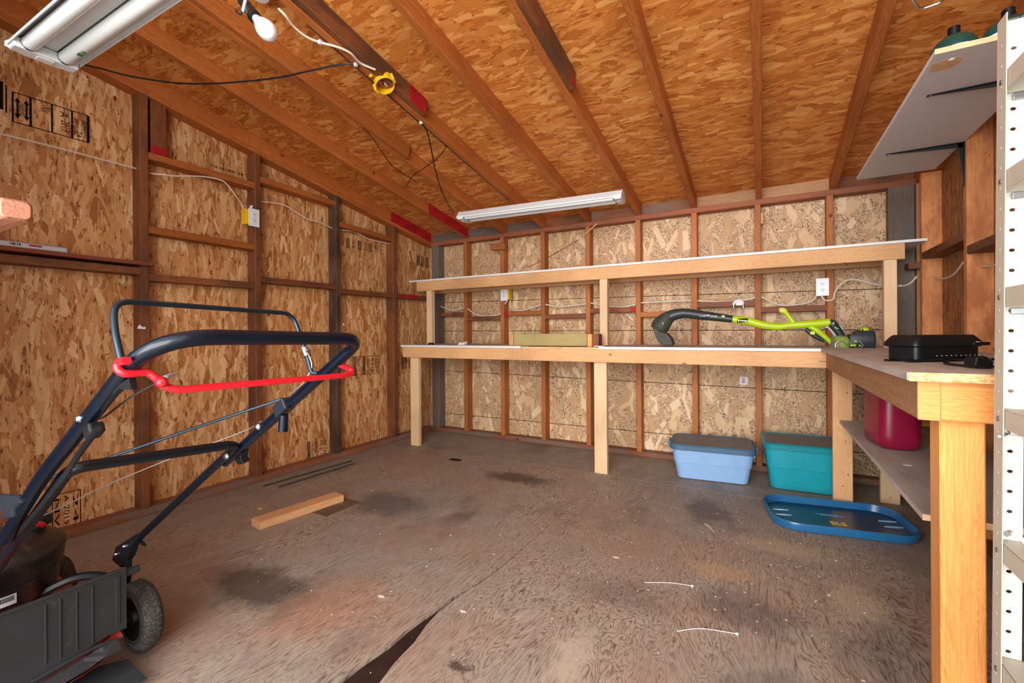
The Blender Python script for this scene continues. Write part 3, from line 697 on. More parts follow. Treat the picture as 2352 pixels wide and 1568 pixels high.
# ---- L-shaped workbench
wbn = thing('workbench', (-.9, 3.0, 0), 'L-shaped lumber workbench with thin white edged tops along back and right walls', 'workbench')
ta = BT - .016
board('apron', (-2.70, BF + .019, ta - .0445), (.30, BF + .019, ta - .0445), .038, .089, 'pine', wbn, side=(0, 1, 0))
board('back_rail', (-2.70, YB - .021, ta - .0445), (.30, YB - .021, ta - .0445), .038, .089, 'pine', wbn, side=(0, 1, 0))
XA = .30
board('apron', (XA + .019, 1.302, ta - .0445), (XA + .019, YB - .05, ta - .0445), .038, .089, 'board_side', wbn, side=(1, 0, 0))
board('apron', (XA + .0385, 1.302 + .019, ta - .0445), (XR, 1.302 + .019, ta - .0445), .038, .089, 'fir', wbn, side=(0, 1, 0), label='orange toned front rail')
MB().box((XA + .0005, 1.3012, ta - .0885), (XA + .0375, 1.3022, ta - .0005)).build('end_grain', 'fir', wbn)
# tops (white laminate pieces, one bare break showing raw core)
tops = []
a0 = onY(920, 795, BF - .012).x; a1 = onY(1197, 795, BF).x; a2 = onY(1376, 795, BF).x; aj = onY(1050, 795, BF).x
for x0, x1 in ((a0, aj), (aj + .001, a1)):
    m = MB(); m.box((x0, BF - .006, ta), (x1, YB, BT), ch=.001)
    m.box((x0, BF - .0085, ta), (x1, BF - .0062, BT), 1); m.build('top_board', ['dusty_top', 'white_lam'], wbn)
m = MB(); m.prism([(a1 + .001, BF + .004, ta), (a1 + .2, BF + .006, ta), (a1 + .26, BF + .05, ta), (a1 + .33, BF + .012, ta), (a2 - .14, BF + .02, ta), (a2 - .001, BF + .01, ta), (a2 - .001, YB, ta), (a1 + .001, YB, ta)], (0, 0, .010))
m.build('broken_top_core', 'raw_edge', wbn, label='bare broken strip of particle board')
m = MB(); m.box((a2, BF - .006, ta), (XA - .022, YB, BT), ch=.001); m.box((a2, BF - .0085, ta), (XA - .022, BF - .0062, BT), 1)
m.build('top_board', ['dusty_top', 'white_lam'], wbn)
m = MB(); m.box((XA - .021, 1.274, ta), (XR, YB, BT + .001), ch=.001); m.box((XA - .021, 1.2715, ta - .002), (XR, 1.2738, BT + .001), 1)
m.box((XA - .0235, 1.274, ta), (XA - .0212, BF, BT + .001), 0)
m.build('top_board', ['dusty_top', 'chip_edge'], wbn, label='dusty particle board top with rough orange chip edge')
# legs
def leg(p0x, p1x, y, z1, mat='pine_pale', z0=0.0, th=.038):
    return board('leg', ((p0x + p1x) / 2, y + th / 2, z0), ((p0x + p1x) / 2, y + th / 2, z1), p1x - p0x, th, mat, wbn, side=(1, 0, 0))
leg(-2.652, -2.563, BF + .04, ta - .089 + .05)
q = leg(-1.005, -.916, BF + .039, ta - .05)
leg(.338, .427, 3.01, ta - .02, 'pine')
leg(.574, .660, 3.18, ta, 'pine_pale')
pa = onY(2158, 1000, 1.342).x; pb = onY(2265, 1000, 1.342).x
board('leg', ((pa + pb) / 2, 1.342 + .034, 0), ((pa + pb) / 2, 1.342 + .034, ta - .0005), pb - pa, .068, 'fir', wbn, side=(1, 0, 0), label='thick orange fir front leg')
board('leg', (.76, 1.342 + .034, 0), (.76, 1.342 + .034, ta - .0005), .076, .068, 'fir', wbn, side=(1, 0, 0))
# nails and knots seen on the posts
for (px, py) in ((1946, 902), (1949, 990), (1942, 1013), (1948, 1090), (1936, 1116)):
    q = onY(px, py, 3.01); MB().lathe((q.x, 3.0098, q.z), (0, -1, 0), [(.0001, .0006), (.0035, .0004), (.004, 0)], 8).build('nail_head', 'plate', wbn)
q = onY(1880, 829, BF); MB().cyl((q.x, BF, q.z), (q.x + .045, BF - .03, q.z - .002), .0012, seg=6).build('nail', 'wire', wbn)
# low shelf
zl = .47; xl0 = .368
lo_y = 1.56
m = MB(); m.box((xl0, lo_y, zl - .016), (.79, 3.005, zl), ch=.001); m.box((xl0, lo_y - .0012, zl - .016), (.79, lo_y, zl), 1)
m.build('low_shelf_board', ['dusty_top', 'raw_edge'], wbn)
board('shelf_rail', (.745, 1.45, zl - .036), (.745, 3.005, zl - .036), .038, .038, 'pine_pale', wbn)
MB().box((.40, 2.965, zl - .045), (.79, 3.0, zl - .0165)).build('shelf_rail', 'pine_pale', wbn)

# ---- upper shelf
US = 3.19
us = thing('upper_shelf', (-.9, 3.3, BT), 'long white topped shelf on pine posts standing on the back workbench', 'shelf')
zu = 1.452
m = MB(); j = onY(1380, 605, US).x
for x0, x1 in ((-2.873, j), (j + .001, XR - .02)):
    m = MB(); m.box((x0, US, zu - .014), (x1, YB, zu), ch=.001); m.box((x0, US - .002, zu - .014), (x1, US - .0002, zu), 1); m.build('top_board', ['white_shelf', 'white_lam'], us)
board('front_rail', (-2.79, US + .024, zu - .014 - .0445), (.688, US + .024, zu - .014 - .0445), .038, .089, 'pine', us, side=(0, 1, 0))
board('back_rail', (-2.79, YB - .021, zu - .014 - .0445), (.688, YB - .021, zu - .014 - .0445), .038, .089, 'pine', us, side=(0, 1, 0))
for px in (985, 1386, 2050):
    q = onY(px, 720, US + .005).x; wd = .089 if px == 985 else .060
    if px == 2050: q = onY(2046, 720, US + .005).x
    board('post', (q, US + .005 + .026, BT + .001), (q, US + .005 + .026, zu - .104), .058, .052, 'pine_pale', us, side=(1, 0, 0))
for px, py in ((1160, 646), (1185, 646), (1940, 604), (1945, 608)):
    q = onY(px, py, US + .004); MB().lathe((q.x, US + .0048, q.z), (0, -1, 0), [(.0001, .0006), (.003, .0004), (.0035, 0)], 8).build('nail_head', 'slot', us)

# ---- lumber offcuts in a row on the bench
def tb(name, px0, px1, py0, py1, y, dy, mat, label, grp=None, z0=BT):
    a = onY(px0, py1, y).x; b = onY(px1, py1, y).x; z1 = onY((px0 + px1) / 2, py0, y).z
    m = MB(); m.box((a, y, z0), (b, y + dy, z1), ch=.003)
    return m.build(name, mat, label=label, cat='offcut', group=grp)
tb('treated_lumber', 1180, 1348, 766, 794, 3.02, .06, 'treated', 'long greenish treated lumber block lying on the back bench', z0=BT + .0003)
tb('pine_offcut', 1169, 1179, 767, 794, 3.04, .05, 'pine', 'short pale pine end block left of the greenish lumber', z0=BT + .0003)
tb('pine_offcut', 1349, 1359, 767, 794, 3.015, .09, 'fir', 'short orange pine end block between green lumber and dark block', z0=ta + .0104)
tb('dark_offcut', 1360, 1375, 767, 793, 3.03, .08, 'stud_left', 'short dark brown wood block beside the middle shelf post', z0=ta + .0104)
# scraps at the left end of the bench
q = onZ(1052, 797, BT); q.y = 3.05
m = MB(); p = V((onY(1058, 790, 3.05).x, 3.05, BT))
m.prism([p + V((-.03, 0, .0)), p + V((.03, 0, 0)), p + V((.03, .02, .028)), p + V((.0, .02, .018)), p + V((-.02, .01, .02))], (0, .04, 0)); m.build('crumpled_tape', 'paper', label='crumpled white tape scrap on left end of back bench', cat='scrap')
m = MB(); p = V((onY(990, 790, 3.05).x, 3.05, BT)); m.lathe(p, (0, 0, 1), [(.0, 0), (.026, 0), (.026, .010), (.020, .018), (0, .018)], 14); m.build('black_cap', 'black_plastic', label='small black cap on far left end of back bench', cat='cap')
p = V((onY(1374, 792, 2.93).x, 2.925, BT)); m = MB(); m.prism([p + V((-.03, 0, 0)), p + V((.03, -.005, 0)), p + V((.04, .02, 0)), p + V((-.02, .03, 0))], (0, 0, .005)); m.build('laminate_chip', 'white_lam', label='white laminate chip lying at the broken bench edge', cat='scrap')

# ---- string trimmer on the bench
YT = 3.075
tr = thing('string_trimmer', (.0, YT, BT), 'lime green and black cordless string trimmer lying along the back bench', 'trimmer')
def T(px, py, dy=0.0):
    q = onY(px, py, YT + dy); q.z = max(q.z, BT + .003); return q
px2m = lambda px, py, n: (onY(px + n, py, YT) - onY(px, py, YT)).length * 1.24
def ttube(name, pts, mat, n=5, flat=None, label=None, seg=14):
    P = smooth([T(a, b, (c[1] if isinstance(c, tuple) else 0)) for a, b, c in pts], n)
    rs = []; r0 = [px2m(a, b, (c[0] if isinstance(c, tuple) else c)) for a, b, c in pts]
    for i in range(len(r0) - 1):
        for k in range(n): rs.append(r0[i] + (r0[i + 1] - r0[i]) * k / n)
    rs.append(r0[-1])
    for q, r in zip(P, rs): q.z = max(q.z, BT + .0025 + r)
    m = MB(); m.tube(P, rs, seg, flat=flat); return m.build(name, mat, tr, label=label)
ttube('shaft', [(1532, 732, 13), (1545, 724, 11), (1570, 719, 9.5), (1605, 723, 9.5), (1645, 728, 8.5), (1684, 733, 7.5)], 'trim_black')
ttube('body_tube', [(1683, 733, 8.2), (1720, 738, 8.2), (1752, 746, 8.5), (1785, 750, 8.0), (1815, 747, 7.5), (1845, 745, 8.5), (1875, 743, 9), (1906, 740, 9.5)], 'lime')
for px in (1705, 1722, 1740):
    ttube('shaft_ridge', [(px, 731 + (px - 1705) * .15, 1.6), (px + 9, 733 + (px - 1705) * .15, 1.6)], 'trim_black', 2)
ttube('lower_arm', [(1858, 748, 6.0), (1878, 760, 6.5), (1895, 774, 5.5), (1910, 788, 4.5)], 'lime')
ttube('tube_grip', [(1849, 755, 3.5), (1862, 764, 5.5), (1880, 776, 5.5), (1894, 783, 3.5)], 'trim_black')
ttube('front_handle', [(1822, 740, 6), (1813, 728, 4.5), (1806, 719, 4.5), (1797, 713, 6.0), (1790, 713, 4.0)], 'lime', label='lime loop handle stub')
ttube('handle_pad', [(1789, 712.6, 4), (1793, 712.4, 6.8), (1800, 713, 6.8), (1806, 716, 4.8)], 'lime_light', flat=.9)
ttube('rear_grip', [(1904, 739, 8), (1912, 745, 10), (1922, 757, 9), (1932, 771, 8), (1942, 784, 8)], 'trim_black', label='black rear grip')
ttube('trigger', [(1895, 751, 2.0), (1902, 751, 3.2), (1910, 758, 3.6), (1918, 770, 3.0), (1924, 778, 2.4)], 'grey_plastic', label='light grey trigger')
ttube('lever', [(1921, 741, 1.6), (1929, 749, 2.6), (1936, 757, 1.6)], 'grey_plastic')
# marks on the grip, button, writing
m = MB()
for pts in (((1915, 738), (1912, 743), (1917, 744)), ((1916, 750), (1921, 752), (1928, 755), (1919, 754))):
    m.prism([T(a, b, -.0255) for a, b in pts], (0, .002, 0))
m.build('grip_mark', 'lime', tr)
m = MB(); m.box(T(1657, 731, -.0235), T(1664.5, 724, -.018), ch=.001); m.build('button', 'lime', tr, label='small lime button')
m = MB(); a = T(1693, 741, -.0235); b = T(1718, 731, -.020); m.box((a.x, a.y, a.z), (b.x, b.y, b.z), ch=.0008); m.build('nameplate', 'ink', tr)
m = MB(); text_mb('RYOBI', (a.x + .004, a.y - .0004, a.z + .004), (1, 0, -.05), (0, 0, 1), .021, 0, m, fit=(b.x - a.x) - .008); m.build('lettering', 'paper', tr, label='white lettering reading RYOBI')
m = MB(); a = T(1606, 726.5, -.0285); text_mb('EASY', (a.x, a.y, a.z), (1, 0, -.06), (0, 0, 1), .017, 0, m, fit=T(1624, 726, -.0285).x - a.x); m.build('lettering', 'paper', tr)
m = MB(); a = T(1630, 728, -.0265); text_mb('EDGE', (a.x, a.y, a.z), (1, 0, -.08), (0, 0, 1), .017, 0, m, fit=T(1647, 728, -.0265).x - a.x); m.build('lettering', 'lime', tr)
m = MB(); a = T(1627, 724, -.0275); m.lathe(a, (0, -1, 0), [(.002, 0), (.005, 0), (.005, .0006), (.002, .0006)], 12); m.build('lettering_mark', 'paper', tr)
m = MB(); a = T(1872, 765, -.016); b = T(1862, 760, -.017); m.box((T(1861, 768, -.017).x, YT - .0185, T(1861, 768).z), (T(1871, 768).x, YT - .013, T(1861, 761).z), ch=.001); m.build('grip_label', 'lime_light', tr)
# head: flared motor hood, guard and spool
ttube('motor_hood', [(1544, 722, 10), (1532, 731, 15), (1522, 742, 18), (1516, 750, 19), (1512, 757, 17)], 'trim_grass', 4, flat=.9)
m = MB(); ax = (T(1519, 752) - T(1535, 735)).normalized()
m.lathe(T(1519, 748) + V((0, 0, .006)), ax, [(0, 0), (.045, 0), (.050, .012), (.050, .030), (.038, .046), (.020, .050), (0, .050)], 22); m.build('spool', 'trim_black', tr)
m = MB()
og = [(1496, 744), (1503, 741), (1516, 762), (1530, 765), (1540, 776), (1545, 789.5), (1541, 793), (1521, 793), (1510, 782), (1504, 768)]
m.prism([T(a, b, -.045) for a, b in og], (0, .10, 0)); m.build('cutting_guard', 'trim_grass', tr, bev=.004)
m = MB(); a = T(1501, 751, -.048); text_mb('8', T(1519, 745, -.058), (1, 0, -.3), (.3, 0, 1), .022, 0, m); m.build('lettering', 'paper', tr)
# clear guard over the battery socket
gz = BT + .001
def ZB(px, py): return onZ(px, py, gz)
g0 = onY(1907, 800, YT - .02); g1 = onY(1953, 800, YT - .02)
gc = V(((g0.x + g1.x) / 2, YT - .01, gz)); gw = (g1.x - g0.x) / 2
m = MB(); m.rr([(0, gw, .055, .03), (.040, gw * .96, .052, .03), (.062, gw * .75, .042, .03), (.068, gw * .5, .03, .02)], Matrix.Translation(gc), close0=False)
m.build('clear_edge_guard', 'clear', tr, label='clear ribbed plastic guard')
m = MB(); m.rr([(0.001, gw * .5, .04, .02), (.018, gw * .55, .042, .02), (.045, gw * .7, .04, .03), (.058, gw * .5, .03, .02)], Matrix.Translation(gc + V((.012, 0, 0)))); m.build('inner_hub', 'lime', tr)
m = MB(); m.tube(smooth([T(1884, 797, -.07), T(1900, 799, -.08), T(1926, 800, -.085)], 4), .0022, 6)
m.tube(smooth([T(1919, 799, -.075), T(1920, 789, -.074), T(1928, 783, -.072), T(1938, 785, -.072), T(1946, 792, -.074)], 4), .0022, 6); m.build('wire_guide', 'steel', tr)
# ---- battery pack (its own piece, clipped in)
bx0 = T(1946, 800).x; bx1 = T(2009, 800).x; b2 = T(1958, 800).x; by = YT - .045
m = MB(); bm_ = Matrix.Translation(V(((bx0 + bx1) / 2, YT, gz))); hw = (bx1 - bx0) / 2
m.rr([(0, hw - .004, .040, .012), (.006, hw, .045, .012), (.070, hw, .045, .012), (.076, hw - .004, .041, .012)], bm_)
m.build('battery', 'trim_black', tr, label='dark slab battery pack')
m = MB(); m.rr([(.0762, (bx1 - b2) / 2 - .002, .040, .01), (.090, (bx1 - b2) / 2 - .004, .036, .01), (.094, (bx1 - b2) / 2 - .010, .03, .01)], Matrix.Translation(V(((b2 + bx1) / 2, YT, gz)))); m.build('battery_cap', 'trim_black', tr)
sx0 = T(1975, 770).x; sx1 = T(1996, 770).x; zt = T(1985, 753).z - gz
m = MB(); m.rr([(.0942, (sx1 - sx0) / 2, .026, .012), (zt - .004, (sx1 - sx0) / 2 - .001, .025, .012), (zt, (sx1 - sx0) / 2 - .004, .022, .010)], Matrix.Translation(V(((sx0 + sx1) / 2, YT, gz)))); m.build('battery_stem', 'lime', tr, label='lime battery stem')
m = MB(); fy = YT - .0458
def fz(px0, py0, px1, py1):
    a = onY(px0, py0, fy); b = onY(px1, py1, fy); return (min(a.x, b.x), fy - .0012, min(a.z, b.z)), (max(a.x, b.x), fy + .001, max(a.z, b.z))
m.box(*fz(1953, 795, 1966, 790.5), ch=.0005); m.box(*fz(1961, 784.5, 1968, 781.5), ch=.0005); m.prism([onY(a, b, fy - .001) for a, b in ((1973, 791), (1979, 793.5), (1973, 796))], (0, .002, 0)); m.build('battery_mark', 'lime', tr)
m = MB(); m.tube([onY(a, b, fy) for a, b in ((1948, 787), (1966, 786.5), (1974, 783), (1983, 793), (1974, 802), (1966, 799), (1948, 801))], .0016, 5); m.build('battery_trim', 'grey_plastic', tr)
m = MB(); m.box((onY(1980, 756, YT - .0262).x, YT - .0268, onY(1980, 760, YT - .0262).z), (onY(1983, 756, YT - .0262).x, YT - .025, onY(1980, 755, YT - .0262).z)); m.build('battery_slot', 'slot', tr)

# ---- charger and its cord on the right bench
zc = BT + .0012
c0 = onZ(2108, 833, zc); c1 = onZ(2264, 829, zc)
dirx = (c1 - c0); dirx.z = 0; Lc = dirx.length; ang = math.atan2(dirx.y, dirx.x)
ch = thing('battery_charger', ((c0.x + c1.x) / 2, (c0.y + c1.y) / 2, zc), 'flat black battery charger with slotted top on the right bench', 'charger')
CM = Matrix.Translation(V(((c0.x + c1.x) / 2, (c0.y + c1.y) / 2, zc))) @ Matrix.Rotation(ang, 4, 'Z') @ Matrix.Translation((0, .050, 0)) @ Matrix.Diagonal((1, .72, 1, 1))
h = Lc / 2 - .004; zt = onY(2150, 783, (c0.y + c1.y) / 2 + .03).z - zc
zt = max(.078, min(.085, zt))
m = MB(); m.rr([(.004, h - .008, .055, .02), (.008, h - .004, .062, .02), (zt * .55, h - .004, .062, .02)], CM); m.build('charger_base', 'black_plastic', ch)
m = MB(); m.rr([(zt * .55, h - .002, .066, .02), (zt * .60, h + .006, .072, .022), (zt * .72, h + .005, .071, .020), (zt * .92, h - .010, .060, .014), (zt, h - .018, .054, .012)], CM); m.build('charger_lid', 'black_plastic', ch)
for x_, y_ in ((-h - .008, -.055), (-h - .008, .03), (h - .03, -.055)):
    m = MB(); m.box((x_, y_, 0), (x_ + .038, y_ + .025, .006), mat=CM); m.build('charger_foot', 'black_plastic', ch)
def slat(i, n, x0, dx, lean, mat_):
    m = MB()
    for k in range(n):
        x = x0 + k * dx
        m.tube([CM @ V((x + lean, -.066 + .0, zt * .74)), CM @ V((x, -.052, zt * .95))], .0012, 5)
    return m.build('vent_rib', mat_, ch)
slat(0, 5, -h * .50, .016, .018, 'grey_plastic'); slat(1, 6, -h * .18, .014, .0, 'trim_black')
m = MB(); 
for k in range(11): m.box((-h * .42 + k * .018, -.0632, zt * .22), (-h * .42 + k * .018 + .004, -.0618, zt * .25), mat=CM)
m.build('led_dots', 'grey_plastic', ch)
m = MB(); m.box((h * .72, -.0735, zt * .60), (h * .82, -.070, zt * .74), mat=CM); m.build('charger_sticker', 'paper', ch)
m = MB(); m.box((h * .60, -.078, zt * .60), (h + .014, -.060, zt * .72), mat=CM, ch=.002); m.build('charger_latch', 'black_plastic', ch)
def Zb(px, py, z=zc): return onZ(px, py, z)
def lift(p, h): return V((p.x, p.y, p.z + h))
m = MB()
pA = lift(Zb(2236, 838), .010)
m.tube(smooth([lift(Zb(2284, 822), .03), lift(Zb(2290, 828), .012), lift(Zb(2300, 836), .004), lift(Zb(2330, 850), .004), lift(Zb(2400, 840), .004)], 6), .0035, 8)
m.tube(smooth([pA, lift(Zb(2210, 828), .010), lift(Zb(2185, 829), .006), lift(Zb(2170, 835), .0035), lift(Zb(2180, 839), .0035), lift(Zb(2206, 842), .0035), lift(Zb(2232, 845), .0045)], 6), .0035, 8)
m.tube(smooth([lift(Zb(2240, 834), .012), lift(Zb(2255, 828), .012), lift(Zb(2275, 829), .006), lift(Zb(2310, 828), .004), lift(Zb(2352, 835), .004)], 6), .0035, 8)
m.build('power_cord', 'black_plastic', label='tangled black power cord lying before the charger', cat='cord', origin=lift(Zb(2236, 838), 0))
m = MB(); P_ = lift(Zb(2247, 846), .012); MM = Matrix.Translation(P_) @ Matrix.Rotation(.6, 4, 'Z') @ Matrix.Rotation(.25, 4, 'Y')
m.box((-.022, -.014, -.010), (.022, .014, .012), mat=MM, ch=.003); pl = thing('plug', P_ - V((0, 0, .012)), 'black plug with steel prongs on bench before the charger', 'plug')
m.build('plug_body', 'black_plastic', pl)
m = MB(); m.box((.022, -.008, -.003), (.036, -.006, .003), mat=MM); m.box((.022, .006, -.003), (.036, .008, .003), mat=MM); m.build('prong', 'steel', pl)
m = MB(); m.tube([lift(Zb(2040, 801), .001), lift(Zb(2075, 801), .001)], .0015, 5); m.build('paper_strip', 'paper', label='thin pale strip lying across the right bench corner', cat='scrap')

# ---- red burgundy container on the low shelf
q0 = onZ(2028, 1034, zl + .001); q1 = onZ(2124, 1040, zl + .001)
rc = thing('burgundy_container', ((q0.x + q1.x) / 2, (q0.y + q1.y) / 2 + .06, zl + .001), 'upside down burgundy plastic container on the low shelf', 'container')
cw = (q1 - q0).length / 2 * 1.06
a_ = math.atan2(q1.y - q0.y, q1.x - q0.x)
CMx = Matrix.Translation(V(((q0.x + q1.x) / 2, (q0.y + q1.y) / 2, zl + .001))) @ Matrix.Rotation(a_, 4, 'Z') @ Matrix.Translation((0, .10, 0))
m = MB(); m.rr([(0, cw - .030, .075, .03), (.006, cw - .012, .092, .035), (.022, cw - .001, .100, .04), (.06, cw, .102, .04), (.13, cw - .001, .101, .04), (.26, cw - .005, .098, .04)], CMx); m.build('container_body', 'burgundy', rc)
m = MB(); m.rr([(.2605, cw - .002, .100, .04), (.272, cw - .002, .100, .04)], CMx); m.build('container_rim', 'burgundy', rc)
m = MB(); a = onZ(2075, 1066, zl + .001); b = onZ(2105, 1065, zl + .001); m.box((a.x, a.y - .01, zl + .0003), (b.x - .02, a.y + .012, zl + .0012)); m.build('paper_tag', 'paper', label='small white tag lying on low shelf before the burgundy container', cat='tag')

# ---- storage totes
def tote(cx, cy, ang, hx, hy, H, body, lidm, name, label, lat=True, dustlid=True):
    t = thing(name, (cx, cy, 0), label, 'tote', 'lidded totes under the back bench')
    TM = Matrix.Translation(V((cx, cy, 0))) @ Matrix.Rotation(ang, 4, 'Z')
    hb = H - .026
    m = MB(); m.rr([(.001, hx - .055, hy - .05, .03), (.008, hx - .042, hy - .038, .045), (hb * .52, hx - .026, hy - .024, .045), (hb * .53, hx - .022, hy - .020, .045), (hb, hx - .010, hy - .010, .05)], TM)
    m.build('tote_body', body, t)
    m = MB(); m.rr([(hb - .012, hx - .003, hy - .003, .05), (hb - .010, hx, hy, .055), (H - .010, hx + .002, hy + .002, .055), (H - .004, hx - .003, hy - .003, .052), (H, hx - .009, hy - .009, .05), (H - .006, hx - .020, hy - .020, .045), (H - .006, hx - .024, hy - .024, .042, 1)], TM)
    m.build('tote_lid', [lidm, 'lid_dust'], t)
    for sx in ((-1, 1) if lat else (1,)):
        m = MB(); m.box((sx * (hx - .012) - .014, -.07, hb - .05), (sx * (hx - .012) + .014, .07, hb - .018), mat=TM, ch=.004); m.build('tote_handle', body, t)
        if lat:
            m = MB(); m.box((sx * (hx + .006) - .012, -.05, hb - .03), (sx * (hx + .006) + .012, .05, H - .010), mat=TM, ch=.004); m.build('latch', lidm, t)
    return t
tote(-.296, 3.25, .10, .250, .180, .232, 'tote_blue', 'tote_blue_lid', 'storage_tote', 'light blue plastic tote with dusty slate lid under bench')
tote(.212, 3.295, .05, .218, .180, .285, 'tote_teal', 'tote_teal_lid', 'storage_tote', 'teal plastic tote with dusty lid behind the bench leg', lat=False)

# ---- loose blue lid
cs = [onZ(1760, 1175), onZ(2107, 1242), onZ(1930, 1240), onZ(1930, 1160)]
lx = (.015 + .610) / 2; ly = 2.755
ld = thing('tote_lid', (lx, ly, 0), 'loose navy blue tote lid lying upside down on the floor', 'lid')
LM = Matrix.Translation(V((lx + .003, ly, 0))) @ Matrix.Rotation(.16, 4, 'Z')
hx, hy = .305, .205
m = MB(); m.rr([(.0012, hx - .02, hy - .02, .10), (.004, hx - .008, hy - .008, .11), (.036, hx, hy, .115, 1), (.042, hx - .003, hy - .003, .112, 1), (.042, hx - .010, hy - .010, .108, 1), (.032, hx - .014, hy - .014, .104, 1), (.010, hx - .022, hy - .022, .098, 1), (.008, hx - .032, hy - .032, .09)], LM, n=10)  # paler rim blue also on the inner wall: caught light put into colour
m.build('lid_tray', ['lid_navy', 'lid_lit_rim'], ld)
for sx in (-1, 1):
    for yy_ in (.035, -.035):
        m = MB(); m.tube([LM @ V((sx * (hx - .075) - .035, yy_ + .008, .011)), LM @ V((sx * (hx - .075), yy_, .016)), LM @ V((sx * (hx - .075) + .035, yy_, .018))], [.003, .0045, .003], 8); m.build('latch_slot', 'lid_highlight', ld)
m = MB(); m.box((-.032, -.075, .0082), (.032, -.030, .0092), mat=LM); m.build('sticker', 'sticker_yellow', ld, label='yellow warning sticker')
m = MB(); c = LM @ V((0, -.052, .0093)); m.lathe(c, (0, 0, 1), [(.0001, 0), (.019, 0), (.019, .0004), (.0001, .0004)], 24); m.build('sticker_disc', 'paper', ld)
m = MB(); m.lathe(c, (0, 0, 1), [(.017, .0005), (.0195, .0005), (.0195, .0009), (.017, .0009)], 24)
for a, b in (((-.010, -.008), (.009, .009)), ((.006, .010), (.008, -.010)), ((.0, 0), (.010, -.002))):
    m.tube([c + V((a[0], a[1], .001)), c + V((b[0], b[1], .001))], .0014, 5)
m.build('sticker_symbol', 'ink', ld)
m = MB(); m.tube([LM @ V((-.07, .055, .0085)), LM @ V((.035, .062, .0085)), LM @ V((.055, .05, .0085)), LM @ V((.03, .045, .0085)), LM @ V((-.05, .046, .0085))], .0012, 5); m.build('moulded_mark', 'lid_highlight', ld)

# ---- piece of lumber on the floor
b0 = onZ(598, 1218); b1 = onZ(790, 1152)
d_ = (b1 - b0).normalized(); nn = V((-d_.y, d_.x, 0)); L_ = (b1 - b0).length
board('lumber_offcut', b0 + nn * .048 + V((0, 0, .0195)), b1 + nn * .048 + V((0, 0, .0195)), .092, .038, 'pine', None, side=nn, label='short pine two by four lying on the floor near left wall', cat='lumber', ch=.002)

# ---- thin metal strips by the left wall
for i, (a, b, lab) in enumerate((((605, 1116), (808, 1058), 'grey metal rod on floor, nearer the left wall'), ((640, 1118), (815, 1064), 'grey metal rod on floor, farther from the left wall'))):
    P0 = onZ(*a, .004); P1 = onZ(*b, .004); m = MB(); m.tube([P0, P1], .0055, 8); m.build('metal_rod', 'rod_metal', label=lab, cat='rod', group='thin rods along the left wall')
p = onZ(595, 1168, .0005); m = MB(); m.prism([p + V((-.018, 0, 0)), p + V((.016, -.006, 0)), p + V((.02, .008, 0)), p + V((-.01, .01, 0))], (0, 0, .002)); m.build('yellow_scrap', 'sticker_yellow', label='tiny yellow scrap on floor left of the two by four', cat='scrap')
# zip ties
for a, b, c, lab in (((1480, 1337), (1540, 1338), (1590, 1345), 'white zip tie on floor, farther from the camera'), ((1555, 1449), (1610, 1443), (1693, 1455), 'white zip tie on floor, nearer the camera')):
    m = MB(); P = smooth([onZ(*a, .003), onZ(*b, .003), onZ(*c, .003)], 6); m.tube(P, .0016, 6, flat=.6); e = P[-1]; m.box(e - V((.004, .003, .003)), e + V((.004, .003, .003)), ch=.001)
    m.build('zip_tie', 'paper', label=lab, cat='zip tie', group='zip ties on the floor')
m = MB(); P = smooth([onZ(1618, 1202, .002), onZ(1630, 1210, .002), onZ(1640, 1222, .002)], 5); m.tube(P, .0012, 5); m.build('string_scrap', 'paper', label='short curl of white string on floor before the totes', cat='scrap')
# litter
rr = random.Random(5); m = MB()
for i in range(420):
    u = rr.random(); x = rr.uniform(-2.3, .35); y = rr.uniform(.75, 3.2)
    if rr.random() < .45: x = rr.gauss(.0, .35); y = rr.gauss(2.2, .45)
    if x > .33 or y > 3.02 or y < .72: continue
    if abs(x - lx) < .36 and abs(y - ly) < .28: continue
    if x < -1.3 and y < .85: continue
    s_ = rr.choice((.0015, .002, .003, .0045)); a = rr.uniform(0, 3.14); ex = V((math.cos(a), math.sin(a), 0)); ey = V((-ex.y, ex.x, 0)) * rr.uniform(.3, .8); o = V((x, y, .0005))
    pts = [o - ex * s_, o - ey * s_, o + ex * s_, o + ey * s_ * .7]; m.prism(pts, (0, 0, rr.uniform(.0006, .0016)))
m.build('floor_litter', 'debris', kind='stuff', label='specks of sawdust and pale litter scattered on the floor', cat='litter')
for px, py, s_, lab in ((875, 1370, .016, 'pale wood chip on floor near the mower wheel'), (1063, 1404, .012, 'white chip on floor beside the open floor joint'), (1415, 1280, .014, 'pale chip in the middle of the floor')):
    o = onZ(px, py, .0006); m = MB(); m.prism([o + V((-s_, 0, 0)), o + V((0, -s_ * .4, 0)), o + V((s_, s_ * .2, 0)), o + V((s_ * .3, s_ * .6, 0)), o + V((-s_ * .5, s_ * .5, 0))], (0, 0, .0015)); m.build('wood_chip', 'debris', label=lab, cat='chip', group='chips on the floor')

